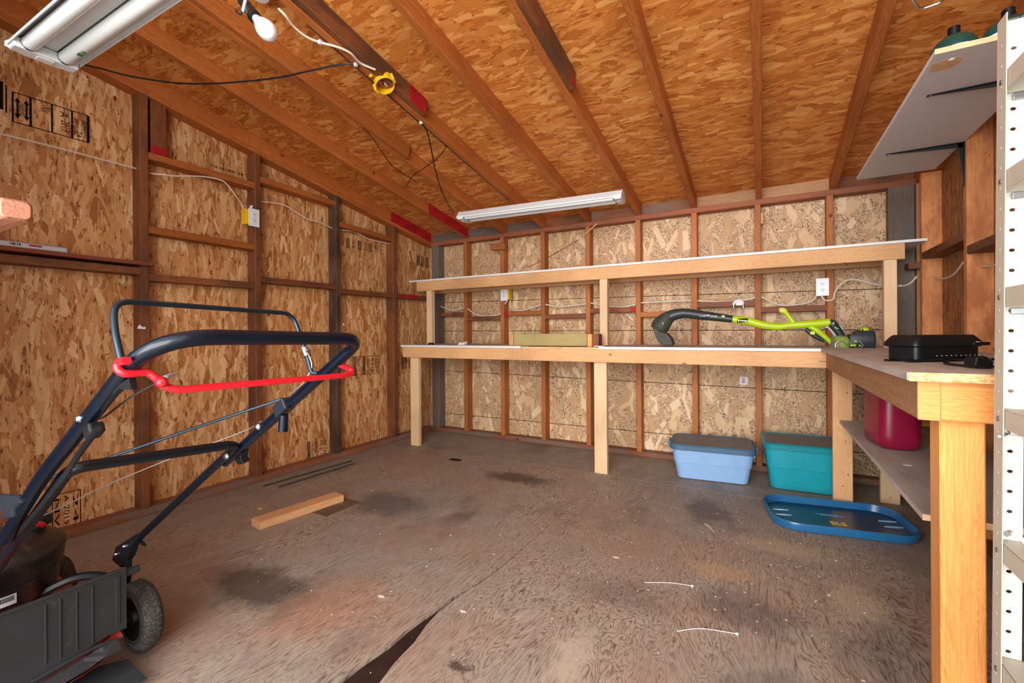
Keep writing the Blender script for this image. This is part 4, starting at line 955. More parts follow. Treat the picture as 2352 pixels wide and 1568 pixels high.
# ---- cables
def cable(pts, plane, val, r, mat, label, group='cables stapled through the studs', n=6, flat=.6, staple=None, name='electrical_cable'):
    f = onX if plane == 0 else onY
    P = smooth([f(q[0], q[1], q[2] if len(q) > 2 else val) for q in pts], n); m = MB(); m.tube(P, r, 8, flat=None)
    if staple is None: return m.build(name, mat, label=label, cat='cable', group=group)
    t = thing(name, P[0], label, 'cable', group); m.build('sheath', mat, t)
    for a, b in staple:
        q = f(a, b, val); mm = MB(); mm.box(q - V((.006, .008, .006)), q + V((.006, .003, .006)), ch=.0015); mm.build('cable_clip', 'paper', t)
    return t
cable([(919, 673), (935, 685), (971, 695), (994, 701), (1007, 702), (1038, 712), (1058, 709), (1071, 707), (1099, 724), (1145, 722), (1158, 700), (1166, 690)], 1, YB + .02, .0058, 'grey_cable', 'beige cable from the back left corner to the left outlet', staple=[(1008, 702)])
cable([(1172, 690), (1175, 707), (1196, 713), (1239, 701), (1253, 699), (1283, 704), (1344, 698), (1358, 696), (1400, 703), (1436, 704), (1461, 698), (1475, 695), (1555, 691), (1590, 690), (1680, 693), (1735, 683), (1752, 683), (1790, 700), (1840, 698), (1866, 690), (1876, 678)], 1, YB + .02, .0058, 'grey_cable', 'beige cable run along the back wall between the two outlets')
cable([(1886, 678), (1893, 688), (1905, 690), (1915, 685), (1919, 668), (1940, 646), (1965, 642), (2000, 650), (2030, 656), (2065, 657), (2088, 652), (2107, 634)], 1, YB - .008, .0052, 'grey_cable', 'beige cable from the right outlet to the right corner', staple=[(2067, 656)])
cable([(0, 307), (75, 325), (150, 344), (230, 365), (308, 386), (342, 397), (375, 401, XL + .006), (400, 404, XL + .006), (460, 405, XL + .006), (500, 411, XL + .006), (520, 422, XL + .004), (540, 448, XL - .01), (556, 470), (560, 484)], 0, XL - .045, .0042, 'white_cable', 'pink white cable sagging across left wall into its outlet')
cable([(596, 463), (603, 463), (650, 470), (685, 490), (705, 502), (740, 512), (766, 526), (783, 528), (815, 533), (850, 550), (880, 556), (902, 563)], 0, XL - .045, .0042, 'white_cable', 'pink white cable running from left wall outlet to the back')
cable([(2133, 622), (2150, 637), (2165, 640), (2185, 634), (2200, 620), (2213, 602)], 0, XR + .05, .0045, 'grey_cable', 'beige cable looping between the first two right wall studs')
cable([(2240, 609), (2262, 611), (2290, 607), (2352, 578)], 0, XR + .05, .0045, 'grey_cable', 'grey cable entering the right wall stud behind the shelving')
m = MB(); P = smooth([onY(1312, 658, YB + .06), onY(1308, 668, YB + .06), onY(1320, 676, YB + .06), onY(1326, 682, YB + .06)], 4); m.tube(P, .002, 5); m.build('wire_scrap', 'white_cable', label='short pale wire behind the long upper shelf rail', cat='wire')

# ---- outlets
def outlet(center, xd, nd, label, boxside, grp='wall outlets', hh=.057, hw=.035):
    c = V(center); x = V(xd).normalized(); n = V(nd).normalized(); z = V((0, 0, 1))
    mw = Matrix(((x.x, n.x, 0, c.x), (x.y, n.y, 0, c.y), (0, 0, 1, c.z), (0, 0, 0, 1)))
    t = thing('wall_outlet', c, label, 'outlet', grp)
    MB().box((-hw, 0, -hh), (hw, .005, hh), mat=mw, ch=.0015).build('cover_plate', 'outlet', t)
    for s in (-1, 1):
        m = MB(); m.rr([(0, .0165, .014, .010), (.003, .0165, .014, .010)], mw @ Matrix.Translation((0, .0045, s * .0195)) @ Matrix.Rotation(-math.pi / 2, 4, 'X')); f = m.build('socket', 'outlet', t)
        m = MB()
        for sx in (-.0065, .0065): m.box((sx - .0013, .0072, s * .0195 - .001), (sx + .0013, .0082, s * .0195 + .008), mat=mw)
        m.lathe(mw @ V((0, .0073, s * .0195 - .007)), n, [(.0001, .001), (.0025, .001), (.0025, 0)], 8); m.build('socket_slot', 'slot', f)
    m = MB(); m.lathe(mw @ V((0, .005, 0)), n, [(.0001, .0012), (.0025, .001), (.003, 0)], 8); m.build('screw', 'steel', t)
    a, b = {-1: (-.050, -.004), 0: (-.028, .028), 1: (.004, .050)}[boxside]
    m = MB(); m.box((a, -.055, -.048), (b, -.0005, .048), mat=mw, ch=.002); m.build('junction_box', 'yellow', t, label='yellow plastic box')
    return t
c = onX(583, 500, XL + .006); outlet((XL + .006, c.y + .0, c.z), (0, -1, 0), (1, 0, 0), 'white duplex outlet on a yellow box, left wall stud', 1)
m = MB(); q = onX(577, 475, XL + .003); m.box(q - V((.003, .008, .008)), q + V((.003, .008, .008)), ch=.001); m.tube([q, q + V((.004, .012, .012))], .002, 5); m.build('cable_staple', 'paper', label='crushed white cable staple above the left wall outlet', cat='staple')
c = onY(1159, 676, YB - .006); outlet((c.x - .005, YB - .006, c.z), (1, 0, 0), (0, -1, 0), 'white duplex outlet on yellow box under the upper shelf left', 1)
c = onY(1889, 659, YB - .006); outlet((c.x, YB - .006, c.z), (1, 0, 0), (0, -1, 0), 'white duplex outlet on back wall right of the trimmer', 0)
# white plastic elbow bracket on the back nogging
br_ = thing('plastic_clamp', onY(1696, 710, YB - .012), 'white plastic cable clamp on the back wall nogging', 'clamp')
m = MB(); f_ = lambda px, py: onY(px, py, YB - .012)
m.tube(smooth([f_(1684, 700), f_(1690, 692), f_(1700, 690), f_(1708, 697)], 5), [.009] * 16, 8); m.build('clamp_bar', 'paper', br_)
for px in (1685, 1707):
    m = MB(); m.cyl(f_(px, 708), f_(px, 697), .007, .006, 10); m.build('clamp_foot', 'galv', br_)
m = MB(); m.box(f_(1698, 700) - V((.02, .006, .004)), f_(1698, 694) + V((.02, .006, .004)), ch=.003); m.build('clamp_body', 'paper', br_)

# ---- left wall shelf and the carton on it
ls = thing('wall_shelf', (XL, .5, 1.33), 'red edged plywood shelf resting along the left wall studs', 'shelf')
z_ = onX(335, 609, XL + .03).z
for k in range(3):
    MB().box((XLO + .002, YF + .03, z_ + k * .0062), (XL + .034 - .001 * (k % 2), 1.165, z_ + k * .0062 + .0056), ch=.0008).build('ply_layer', wood('shelf_ply_%d' % k, (150, 84, 58), (104, 50, 34), knots=False), ls)
zs = z_ + 2 * .0062 + .0056
c0 = onX(0, 562, XL + .02); c1 = onX(155, 575, XL + .02)
ct = thing('white_carton', (XL, c0.y, zs), 'flat white printed paper sleeve lying on the left wall shelf', 'carton')
m = MB(); y1_ = onX(157, 575, XL + .015).y
m.rr([(0, .026, .50, .01), (.003, .032, .505, .012), (.020, .032, .505, .012), (.027, .024, .50, .01)], Matrix.Translation((XL - .012, y1_ - .505, zs))); m.build('sleeve', 'paper_grey', ct)
m = MB(); bars(m, (XL + .0206, y1_ - .19, zs + .010), (0, 1, 0), (0, 0, 1), .035, .009, 6, seed=3); m.build('sleeve_print', 'ink', ct)
m = MB(); m.box((XL + .0204, y1_ - .13, zs + .012), (XL + .0212, y1_ - .09, zs + .019)); m.build('sleeve_mark', 'red_paint', ct)
m = MB(); m.lathe((XL + .0205, y1_ - .52, zs + .012), (1, 0, 0), [(.006, 0), (.012, 0), (.012, .0008), (.006, .0008)], 14); m.build('sleeve_mark', 'ink', ct)
# ---- shop lights
def shop_light(c, ang, L, Wd, name, label, tilt=0.0):
    t = thing(name, c, label, 'light fixture', 'two tube shop lights')
    mw = Matrix.Translation(V(c)) @ Matrix.Rotation(ang, 4, 'Z') @ Matrix.Rotation(tilt, 4, 'Y')
    hl, hw = L / 2, Wd / 2; th = .002
    prof = [(-hw, -.008), (-hw, .0), (-hw * .42, .046), (hw * .42, .046), (hw, .0), (hw, -.008)]
    inn = [(hw - .002, -.008), (hw - .003, -.001), (hw * .40, .043), (-hw * .40, .043), (-hw + .003, -.001), (-hw + .002, -.008)]
    P = prof + inn
    m = MB(); n_ = len(P); vs = [mw @ V((-hl, y, z)) for y, z in P] + [mw @ V((hl, y, z)) for y, z in P]
    m.add(vs, [(i, (i + 1) % n_, n_ + (i + 1) % n_, n_ + i) for i in range(n_)]); m.build('reflector', 'fixture', t)
    m = MB(); m.box((-hl, -.022, .012), (hl, .022, .0425), mat=mw, ch=.002); m.build('ballast_cover', 'fixture', t)
    for s in (-1, 1):
        m = MB(); e = [(-hw - .002, -.012), (-hw - .002, .002), (-hw * .45, .05), (hw * .45, .05), (hw + .002, .002), (hw + .002, -.012), (hw * .5, -.018), (-hw * .5, -.018)]
        m.prism([mw @ V((s * hl, y, z)) for y, z in e], (mw.to_3x3() @ V((s * .006, 0, 0)))); ec = m.build('end_plate', 'fixture', t)
        m = MB(); m.box((s * (hl - .022) - .022, -hw * .95, -.020), (s * (hl - .022) + .022, hw * .95, .010), mat=mw, ch=.004); m.build('lamp_holder', 'fixture', t)
        m = MB(); m.box((s * (hl - .022) - .012, -.018, -.0222), (s * (hl - .022) + .012, .018, -.0198), mat=mw, ch=.0008); m.build('holder_cover', 'paper', t)
    for s in (-1, 1):
        y = s * hw * .52
        m = MB(); m.tube([mw @ V((-hl + .045, y, -.001)), mw @ V((hl - .045, y, -.001))], .0190, 20); tb_ = m.build('tube', 'lens', t)
        m = MB()
        for e in (-1, 1): m.tube([mw @ V((e * (hl - .052), y, -.001)), mw @ V((e * (hl - .044), y, -.001))], .0196, 20)
        m.build('tube_cap', 'galv', tb_)
    return t, mw
e0_, e1_ = onZ(1058, 503, 1.84), onZ(1428, 455, 1.84)
cc = (e0_ + e1_) / 2
slt, mwc = shop_light((cc.x, cc.y + .02, 1.845), math.atan2(e1_.y - e0_.y, e1_.x - e0_.x), (e1_ - e0_).length, .150, 'shop_light', 'white two tube shop light hung before the back wall')
for s, (px, py) in ((-1, (1068, 463)), (1, (1404, 408))):
    m = MB(); base = mwc @ V((s * (e1_ - e0_).length * .44, 0, .05)); top = V((base.x + .01, base.y + .02, roof(base.y + .02) - .015))
    n_ = 9
    for k in range(n_):
        a = base.lerp(top, k / n_); b = base.lerp(top, (k + .8) / n_); o = V((.0035, 0, 0)) if k % 2 else V((0, .0035, 0))
        m.tube([a - o, b - o], .0009, 5); m.tube([a + o, b + o], .0009, 5)
    m.build('hanging_chain', 'wire', slt)
Y0L, ZL_ = .5, 1.80
xend = onZ(85, 137, ZL_ - .01).x
ll, mwl = shop_light((xend + .61, (onZ(5, 110, ZL_).y + onZ(165, 163, ZL_).y) / 2 + .015, ZL_ + .008), .02, 1.22, .150, 'shop_light', 'large white two tube shop light overhead at top left')
m = MB(); q = mwl @ V((-.61 + .17, 0, -.0182)); tx = V((1, 0, 0))
m.box(mwl @ V((-.47, .15 / 2 * .52 - .006, -.0214)), mwl @ V((-.45, .15 / 2 * .52 + .006, -.0198))); m.build('tube_label', 'green_label', ll)
m = MB(); bars(m, mwl @ V((-.444, .15 / 2 * .52 - .006, -.0212)), (1, 0, 0), (0, 1, 0), .016, .011, 6, seed=9); m.build('tube_print', 'ink_soft', ll)
for s in (-.5, .5):
    m = MB(); base = mwl @ V((s, 0, .05)); top = V((base.x, base.y, roof(base.y) - .01)); m.tube([base, top], .0015, 6); m.build('hanging_wire', 'wire', ll)

# ---- clamp lamp bulb at the ceiling
lampz = onY(600, 50, .86)
bl0 = onY(560, 5, .88); bl1 = onY(588, 42, .86); bl2 = onY(622, 80, .84)
ax = (bl2 - bl1).normalized()
lp = thing('clamp_lamp', bl0, 'bare frosted bulb in a black clamp socket under ceiling', 'lamp')
r_ = .0
m = MB(); m.cyl(bl0 - ax * .01, bl1, .0165, .0175, 18); m.lathe(bl1 - ax * .03, ax, [(.0176, 0), (.020, .004), (.020, .020), (.0176, .024)], 18); m.build('socket', 'black_plastic', lp)
LB = (bl2 - bl1).length
m = MB(); m.lathe(bl1, ax, [(.0125, -.004), (.0135, .004), (.0130, .010)], 18); m.build('bulb_screw_base', 'steel', lp)
k_ = LB / .085
m = MB(); m.lathe(bl1, ax, [(.0135, .008), (.015, .016), (.020, .030 * k_), (.0265, .045 * k_), (.0295, .060 * k_), (.0275, .074 * k_), (.019, .085 * k_), (.009, .090 * k_), (.0001, .0915 * k_)], 28); m.build('bulb', 'bulb', lp)
q = (bl0 + bl1) / 2; toC = V((-fwd.x, -fwd.y, 0))
m = MB(); m.tube([q + V((.012, -.018, .03)), q + V((.004, -.021, .0)), q + V((-.004, -.022, -.018))], .006, 8, flat=.35); m.build('clamp_strap', 'galv', lp)
m = MB(); s0 = q + V((-.006, -.024, -.022)); m.lathe(s0, (-.1, -1, -.2), [(0.0001, .016), (.0055, .016), (.0055, .008), (.008, .008), (.008, 0)], 8); m.build('wing_bolt', 'steel', lp)
top = V((bl0.x + .03, bl0.y, roof(bl0.y) - .002))
m = MB(); m.tube([bl0 - ax * .005, bl0 + V((.02, 0, .05)), top], .008, 10); m.build('mount_arm', 'galv', lp)
q = onZ(598, -8, raf(.95) + .02)
m = MB(); m.lathe((q.x, q.y, roof(q.y) - .001), (0, 0, -1), [(.0001, .05), (.03, .05), (.042, .035), (.045, .0), (.0001, 0)], 22); m.build('ceramic_lampholder', 'white_lam', label='round cream ceramic lamp holder fixed to the ceiling', cat='lamp holder')

# ---- yellow round ceiling box and cords
def C(px, py, d=.05):
    """point a little below the rafters, on the sloping ceiling plane"""
    r = ray(px, py); n_ = V((0, SL, 1)); h0 = RB + SL * YB - d
    t = (h0 - CAMH) / (r.z + SL * r.y); return V((0, 0, CAMH)) + r * t
yb = C(882, 190, .0); 
jb = thing('ceiling_box', yb, 'round yellow plastic ceiling junction box on a rafter', 'junction box')
axb = V((.45, -.12, -.88)).normalized(); R0 = .046
m = MB(); o = yb - axb * .026
m.lathe(o, axb, [(.0001, .002), (R0 * .93, .002), (R0 * .95, .05), (R0, .05), (R0, .0), (.0001, .0)], 28); m.build('box_shell', 'yellow', jb)
for a_ in (.6, 3.5):
    nb = axb.orthogonal().normalized(); bb = axb.cross(nb); dd = nb * math.cos(a_) + bb * math.sin(a_)
    m = MB(); Mx = Matrix(((dd.x, axb.x, dd.cross(axb).x, 0), (dd.y, axb.y, dd.cross(axb).y, 0), (dd.z, axb.z, dd.cross(axb).z, 0), (0, 0, 0, 1)))
    m.box((R0 - .004, .005, -.014), (R0 + .010, .045, .014), mat=Matrix.Translation(o) @ Mx, ch=.002); m.build('nail_lug', 'yellow', jb)
m = MB(); q = C(852, 172, .0); m.box(q - V((.010, .004, .010)), q + V((.010, .004, .010)), ch=.002); m.lathe(q + V((0, -.004, 0)), (0, -1, 0), [(.003, .003), (.007, .003), (.007, 0), (.003, 0)], 10); m.build('clamp_tab', 'yellow', jb)
m = MB(); m.tube(smooth([o + axb * .004, o + axb * .02 + V((.01, 0, .01)), o + axb * .034 + V((-.012, 0, -.004))], 5), .0028, 6); m.tube(smooth([o + axb * .004 + V((.01, 0, 0)), o + axb * .03 + V((0, .01, .008))], 5), .0028, 6); m.build('wire_ends', 'ink', jb)
m = MB(); m.tube([o + axb * .01, o + axb * .045 + V((.012, .004, -.006))], .0018, 6); m.tube([o + axb * .01, o + axb * .042 + V((.004, -.004, -.002))], .0018, 6); m.build('wire_ends', 'white_cable', jb)
def ccable(pts, r, mat, name, label, grp, clips=(), sag=0.0, d=.045):
    P = []
    for q in pts: P.append(C(q[0], q[1], q[2] if len(q) > 2 else d))
    t = thing(name, P[0], label, 'cable', grp); m = MB(); m.tube(smooth(P, 7), r, 8); m.build('sheath', mat, t)
    for a, b, dd in clips:
        q = C(a, b, dd); mm = MB(); mm.box(q - V((.007, .007, .009)), q + V((.007, .007, .009)), ch=.002); mm.build('cable_clip', 'paper', t)
    return t
ccable([(640, 20, -.02), (655, 35, .0), (676, 62, .005), (705, 85, .008), (734, 97, .006), (775, 108, .01), (805, 122, .01), (828, 145, .005), (862, 160, .0)], .0052, 'white_cable', 'electrical_cable', 'thick white cable clipped along rafter to the yellow box', 'ceiling wiring', [(735, 97, .008)])
ccable([(186, 147, .06), (230, 157, .07), (300, 175, .075), (400, 190, .075), (480, 192, .075), (560, 187, .06), (640, 178, .045), (700, 165, .03), (760, 152, .012), (800, 147, .004), (820, 149, .0), (850, 158, -.01)], .0042, 'black_metal', 'light_cord', 'black cord drooping from overhead shop light to yellow box', 'ceiling wiring', [(817, 148, .004)])
ccable([(905, 195, -.01), (935, 235, -.012), (960, 275, -.004), (968, 283, .0), (980, 300, .01), (990, 340, .06), (1000, 390, .10), (1015, 440, .12), (1030, 470, .12), (1043, 490, .11)], .0042, 'black_metal', 'light_cord', 'black cord hanging from yellow box to the far shop light', 'ceiling wiring', [(967, 281, .002)])
ccable([(832, 293, .012), (850, 310, .02), (875, 345, .03), (900, 380, .05), (925, 398, .06), (945, 410, .06), (958, 420, .055)], .0022, 'ink', 'twine', 'thin dark twine hanging left of the ceiling cords knot', 'twine on the rafters')
ccable([(1027, 334, .02), (1020, 345, .03), (1000, 368, .03), (975, 385, .045), (950, 402, .055), (942, 412, .06), (933, 428, .065)], .0022, 'ink', 'twine', 'thin dark twine rising right to the next rafter', 'twine on the rafters')
for px, py in ((828, 292), (835, 298), (1026, 334)):
    q = C(px, py, .0); m = MB(); m.tube([q - V((.012, 0, .004)), q + V((.014, 0, .006))], .0016, 5); m.build('bent_nail', 'ink', ce)
# steel hook bracket overhead, right
hk = [(2090, -6), (2106, 12), (2112, 19), (2120, 20), (2160, 6), (2175, -6)]
m = MB(); m.tube(fillet([C(a, b, .03) for a, b in hk], .01), .0035, 8); m.build('wire_hook', 'steel', label='bent steel wire hook under ceiling near white shelf', cat='hook')

# ---- white high shelf on the right wall with brackets and canisters
WZ = 1.80
s0 = onZ(1970, 413, WZ); s1 = onZ(2142, 127, WZ)
ws = thing('white_wall_shelf', (.64, 2.5, WZ), 'white laminate shelf high on right wall with black brackets', 'shelf')
yn, yf_ = s1.y, s0.y; xl_ = (s0.x + s1.x) / 2; xr_ = XR - .002
m = MB(); m.box((xl_, yn, WZ), (xr_, yf_, WZ + .016), ch=.001); m.box((xl_, yn - .0015, WZ), (xr_, yn - .0002, WZ + .016), 1); m.build('shelf_board', ['white_shelf', 'raw_edge'], ws)
a = onZ(2135, 165, WZ); m = MB(); pts = [onZ(p_[0], p_[1], WZ - .0003) for p_ in ((2132, 168), (2142, 148), (2170, 138), (2186, 133), (2212, 131), (2204, 144), (2180, 158), (2150, 164))]
m.prism(pts, (0, 0, .0002)); m.build('torn_patch', 'raw_edge', ws)
q = onZ(2186, 136, WZ); m = MB(); m.lathe((q.x, q.y, WZ), (0, 0, -1), [(.0001, .004), (.006, .003), (.008, 0)], 12); m.build('screw_button', 'paper', ws)
for py_y in (onZ(2210, 340, WZ).y - .04, onZ(2290, 168, WZ).y):
    yb_ = 2.75 if py_y > 2.4 else 2.14
    m = MB(); xx0 = xl_ + .055
    m.prism([(xx0, yb_ - .007, WZ - .0005), (XR - .003, yb_ - .011, WZ - .0005), (XR - .003, yb_ + .011, WZ - .0005), (xx0, yb_ + .007, WZ - .0005)], (0, 0, -.003))
    m.prism([(xx0, yb_ - .0015, WZ - .0035), (XR - .003, yb_ - .0015, WZ - .0035), (XR - .003, yb_ - .0015, WZ - .024)], (0, .003, 0))
    m.prism([(XR - .0005, yb_ - .011, WZ - .001), (XR - .0005, yb_ + .011, WZ - .001), (XR - .0005, yb_ + .007, WZ - .20), (XR - .0005, yb_ - .007, WZ - .20)], (-.003, 0, 0))
    m.prism([(XR - .0035, yb_ - .0015, WZ - .0035), (XR - .024, yb_ - .0015, WZ - .0035), (XR - .0035, yb_ - .0015, WZ - .19)], (0, .003, 0))
    m.build('shelf_bracket', 'black_metal', ws, bev=.001)
    for (x_, z__) in ((xx0 + .012, WZ - .0036),):
        m = MB(); m.lathe((x_, yb_, z__), (0, 0, -1), [(.0001, .003), (.004, .002), (.005, 0)], 10); m.build('screw', 'steel', ws)
q = onX(2180, 352, XR - .03); m = MB(); m.tube([q, q + V((.02, -.02, 0)), V((XR - .002, 2.72, q.z - .006))], .0012, 5); m.build('wire_tail', 'wire', ws)
q = onY(2266, 358, 2.73); m = MB(); m.cyl(q + V((0, 0, 0)), q + V((.004, -.02, .006)), .003, .002, 8); m.build('screw', 'yellow', wr)
zs_ = WZ + .0165
def canister(px, py, rad, H, label, side=True):
    # cap top at px,py
    q = None
    for yy_ in [1.7 + .01 * k for k in range(60)]:
        g = onY(px, py, yy_)
        if q is None or abs(g.z - (zs_ + H)) < abs(q.z - (zs_ + H)): q = g
    cx, cy = q.x, q.y
    t = thing('gas_canister', (cx, cy, zs_), label, 'canister', 'green canisters on the high shelf')
    m = MB(); m.lathe((cx, cy, zs_), (0, 0, 1), [(.0001, 0), (rad * .9, 0), (rad, .006), (rad, H * .60), (rad * .96, H * .67), (rad * .80, H * .76), (rad * .5, H * .83), (.018, H * .86), (.0001, H * .86)], 30); m.build('canister_body', 'green_can', t)
    m = MB(); m.lathe((cx, cy, zs_ + H * .85), (0, 0, 1), [(.015, 0), (.017, 0), (.017, H * .14), (.014, H * .15), (.0001, H * .15)], 18); m.build('canister_cap', 'black_plastic', t)
    m = MB(); a0 = math.radians(140); vs = []; nS = 14
    for k in range(nS + 1):
        a = math.radians(120) + math.radians(190) * k / nS
        for z in (zs_ + .015, zs_ + H * .58): vs.append(V((cx + (rad + .0006) * math.cos(a), cy + (rad + .0006) * math.sin(a), z)))
    m.add(vs, [(2 * k, 2 * k + 2, 2 * k + 3, 2 * k + 1) for k in range(nS)], 0, True); m.build('canister_label', 'paper', t)
    m = MB()
    for k, (a, tx) in enumerate(((200, 'G'), (225, 'PROPANE'), (250, '|'))):
        a = math.radians(a); o = V((cx + (rad + .0012) * math.cos(a), cy + (rad + .0012) * math.sin(a), zs_ + .03 + .012 * k)); xd = V((-math.sin(a), math.cos(a), 0))
        if tx == '|': bars(m, o, xd, (0, 0, 1), .02, .03, 6, seed=3)
        else: text_mb(tx, o, xd, (0, 0, 1), .03 if tx == 'G' else .012, 0, m, fit=.024)
    m.build('label_print', 'ink', t)
    return t, cx, cy
_, c1x, c1y = canister(2191, 61, .064, .215, 'green gas canister with black cap, left end of high white shelf')
_, cx, cy = canister(2316, 22, .068, .225, 'large green gas canister with small label, right on high shelf')
m = MB(); 
for k, tx in enumerate(('WARNING: READ', 'FLAMMABLE GAS')):
    a = math.radians(262); o = V((cx - .03, cy - .061, zs_ + .225 * (.685 - .035 * k)))
    text_mb(tx, o, (1, -.05, 0), (0, .5, .8), .009, 0.003, m, fit=.055)
m.build('canister_print', 'paper', W and bpy.data.objects['gas_canister.001'])

# ---- white steel shelving unit, near right
UX, UY = .388, 1.215; UX1, UY0 = .790, .40; UT = 1.545
un = thing('steel_shelving_unit', (.59, .8, 0), 'white perforated steel shelving unit standing at near right', 'shelving unit')
def lean(p): return V((p[0] + .012 * p[2] * .0 + (p[2] - .3) * .011, p[1], p[2]))
def post(cx, cy, sx, sy):
    """L-shaped slotted angle, holes cut as real openings in the wide flange"""
    m = MB(); wd, th, dz = .040, .0016, .0385
    # flange along x (faces the camera), with real holes
    z = .012; hw, hh = .0042, .0034; zc_ = .028
    zs = []
    while zc_ < UT - .02: zs.append(zc_); zc_ += dz
    def q(x, y, z): return lean((cx + sx * x, cy + sy * y, z))
    xm = .022
    prev = 0.0
    for z in zs + [None]:
        top = (z - hh * 1.4) if z else UT
        m.add([q(0, 0, prev), q(wd, 0, prev), q(wd, 0, top), q(0, 0, top)], [(0, 1, 2, 3)])
        if z:
            a, b = z - hh * 1.4, z + hh * 1.4
            ring = [q(xm + hw * math.cos(t), 0, z + hh * math.sin(t)) for t in [math.pi * 2 * k / 12 for k in range(12)]]
            L0 = [q(0, 0, a), q(wd, 0, a), q(wd, 0, b), q(0, 0, b)]
            vs = ring + L0
            fs = [(0, 1, 2, 3, 14, 13)[:0]]
            # quads from ring to the rectangle corners
            m.add(vs, [(0, 13, 14), (0, 14, 1), (1, 14, 2), (2, 14, 3), (3, 14, 15), (3, 15, 4), (4, 15, 5), (5, 15, 6), (6, 15, 12), (6, 12, 7), (7, 12, 8), (8, 12, 9), (9, 12, 13), (9, 13, 10), (10, 13, 11), (11, 13, 0)])
            prev = b
    p1 = m.build('post_flange', 'shelf_white', un)
    md = p1.modifiers.new('thick', 'SOLIDIFY'); md.thickness = th; md.offset = 0
    m = MB()
    m.prism([q(0, 0, 0), q(0, wd * .9, 0), q(0, wd * .9, UT), q(0, 0, UT)], (sx * th, 0, 0)); m.build('post_flange', 'shelf_shaded', un)
    for xb in (.007, .037):
        m = MB(); m.tube([q(xb, sy * -.0 + .0012, .0), q(xb, .0012, UT)], .0012, 6); m.build('post_bead', 'shelf_white', un)
    m = MB()
    for z in zs: m.lathe(q(-.0004, wd * .45, z), (-sx, 0, 0), [(.0001, .0006), (.0028, .0006), (.0032, 0)], 10)
    m.build('dimples', 'shelf_shaded', un, kind='stuff')
post(UX, UY, 1, -1); post(UX1, UY, -1, -1); post(UX, UY0, 1, 1); post(UX1, UY0, -1, 1)
# dark wood behind the holes is what shows through them; shelves:
for zpx, tall in (((2325, 128), 0), ((2325, 372), 0), ((2325, 655), 0), ((2325, 950), 0), ((2325, 1270), 0), ((2325, 1556), 0)):
    pz = onX(zpx[0], zpx[1], UX + .004)
    z = pz.z
    g = lambda x, y, zz: lean((x, y, zz))
    m = MB(); hh = .036
    a, b, c, d = UX + .003, UX1 - .003, UY - .003, UY0 + .003
    top = z
    m.prism([g(a, d, top - .001), g(b, d, top - .001), g(b, c, top - .001), g(a, c, top - .001)], (0, 0, .001))
    for (p0, p1, nv) in (((a, c), (a, d), (.001, 0, 0)), ((b, c), (b, d), (-.001, 0, 0)), ((a, c - .002), (b, c - .002), (0, -.001, 0)), ((a, d), (b, d), (0, .001, 0))):
        m.prism([g(p0[0], p0[1], top), g(p1[0], p1[1], top), g(p1[0], p1[1], top - hh), g(p0[0], p0[1], top - hh)], nv)
    sh = m.build('shelf', 'shelf_shaded', un)
    m = MB(); o = g(UX + .010, UY - .006, top - hh * .5); m.lathe(g(UX - .0008, UY - .018, top - hh * .5), (-1, 0, 0), [(.0001, .0015), (.003, .0015), (.0048, .0008), (.005, 0)], 12)
    m.build('bolt', 'wire', un)
    m = MB(); o = g(UX + .028, UY - .004, top - hh - .008); m.box(o - V((.009, .006, .006)), o + V((.009, .0, .006)), ch=.001); m.build('nut_clip', 'galv', un)
m = MB(); a = lean((UX + .036, UY - .004, onY(2335, 1240, UY).z)); b = lean((UX1 - .02, UY - .004, onY(2335, 1240, UY).z + .26)); m.tube([a, b], .011, 6, flat=.18); m.build('cross_brace', 'shelf_white', un)
m = MB(); a = lean((UX1 - .02, UY - .003, onY(2335, 1240, UY).z)); b = lean((UX + .06, UY - .003, onY(2335, 1240, UY).z + .26)); m.tube([a, b], .011, 6, flat=.18); m.build('cross_brace', 'shelf_white', un)
q = onY(2312, 1226, UY - .0035); m = MB(); m.prism([q + V((-.008, 0, 0)), q + V((0, 0, .006)), q + V((.008, 0, 0)), q + V((0, 0, -.006))], (0, .0012, 0)); m.build('square_nut', 'galv', un)
q = onX(2296, 1002, UX - .001); m = MB(); m.tube([q + V((0, 0, 0)), onY(2312, 997, UY - .006)], .003, 8); m.build('bolt_shank', 'steel', un)

# ================================================================== LAWN MOWER (near left, rear turned towards the room)
mw_ = thing('lawn_mower', (-1.86, .35, 0), 'push lawn mower with blue black folding handle, red deck and dark rear flap', 'lawn mower')
TY0, TY1 = .300, .660
def hx_(z): return -.80 - (.905 - z) / .657
rt = .0122
m = MB(); pa_, pb_ = onY(188, 980, TY0), onY(301, 838, TY0); kx = (pb_.x - pa_.x) / (pb_.z - pa_.z); cx_ = pb_.x + kx * (.952 - pb_.z)
P = fillet([onY(8, 1240, TY0), onY(97, 1094, TY0), pa_, V((cx_, TY0, .952)), V((hx_(.952), TY1 + .005, .944)), V((hx_(.62), TY1, .62))], [0, .06, .02, .085, .05, 0], 10)
m.tube(P, rt, 18); m.build('upper_handle', 'mower_tube', mw_)
yl0, yl1 = TY0 + .023, TY1 - .023
m = MB(); zr_ = .684; ql = onX(150, 1092, hx_(zr_)); lz_ = ql.z
P = fillet([V((hx_(.27), yl0, .27)), V((hx_(lz_ - .04) - .02, yl0 + .003, lz_ - .04)), V((hx_(zr_), yl0 + .006, lz_ + .012)), V((hx_(zr_), yl1 + .004, zr_)), V((hx_(.27), yl1, .27))], [0, .03, .03, .035, 0], 9)
m.tube(P, .0108, 16); m.build('lower_handle', 'mower_tube2', mw_)
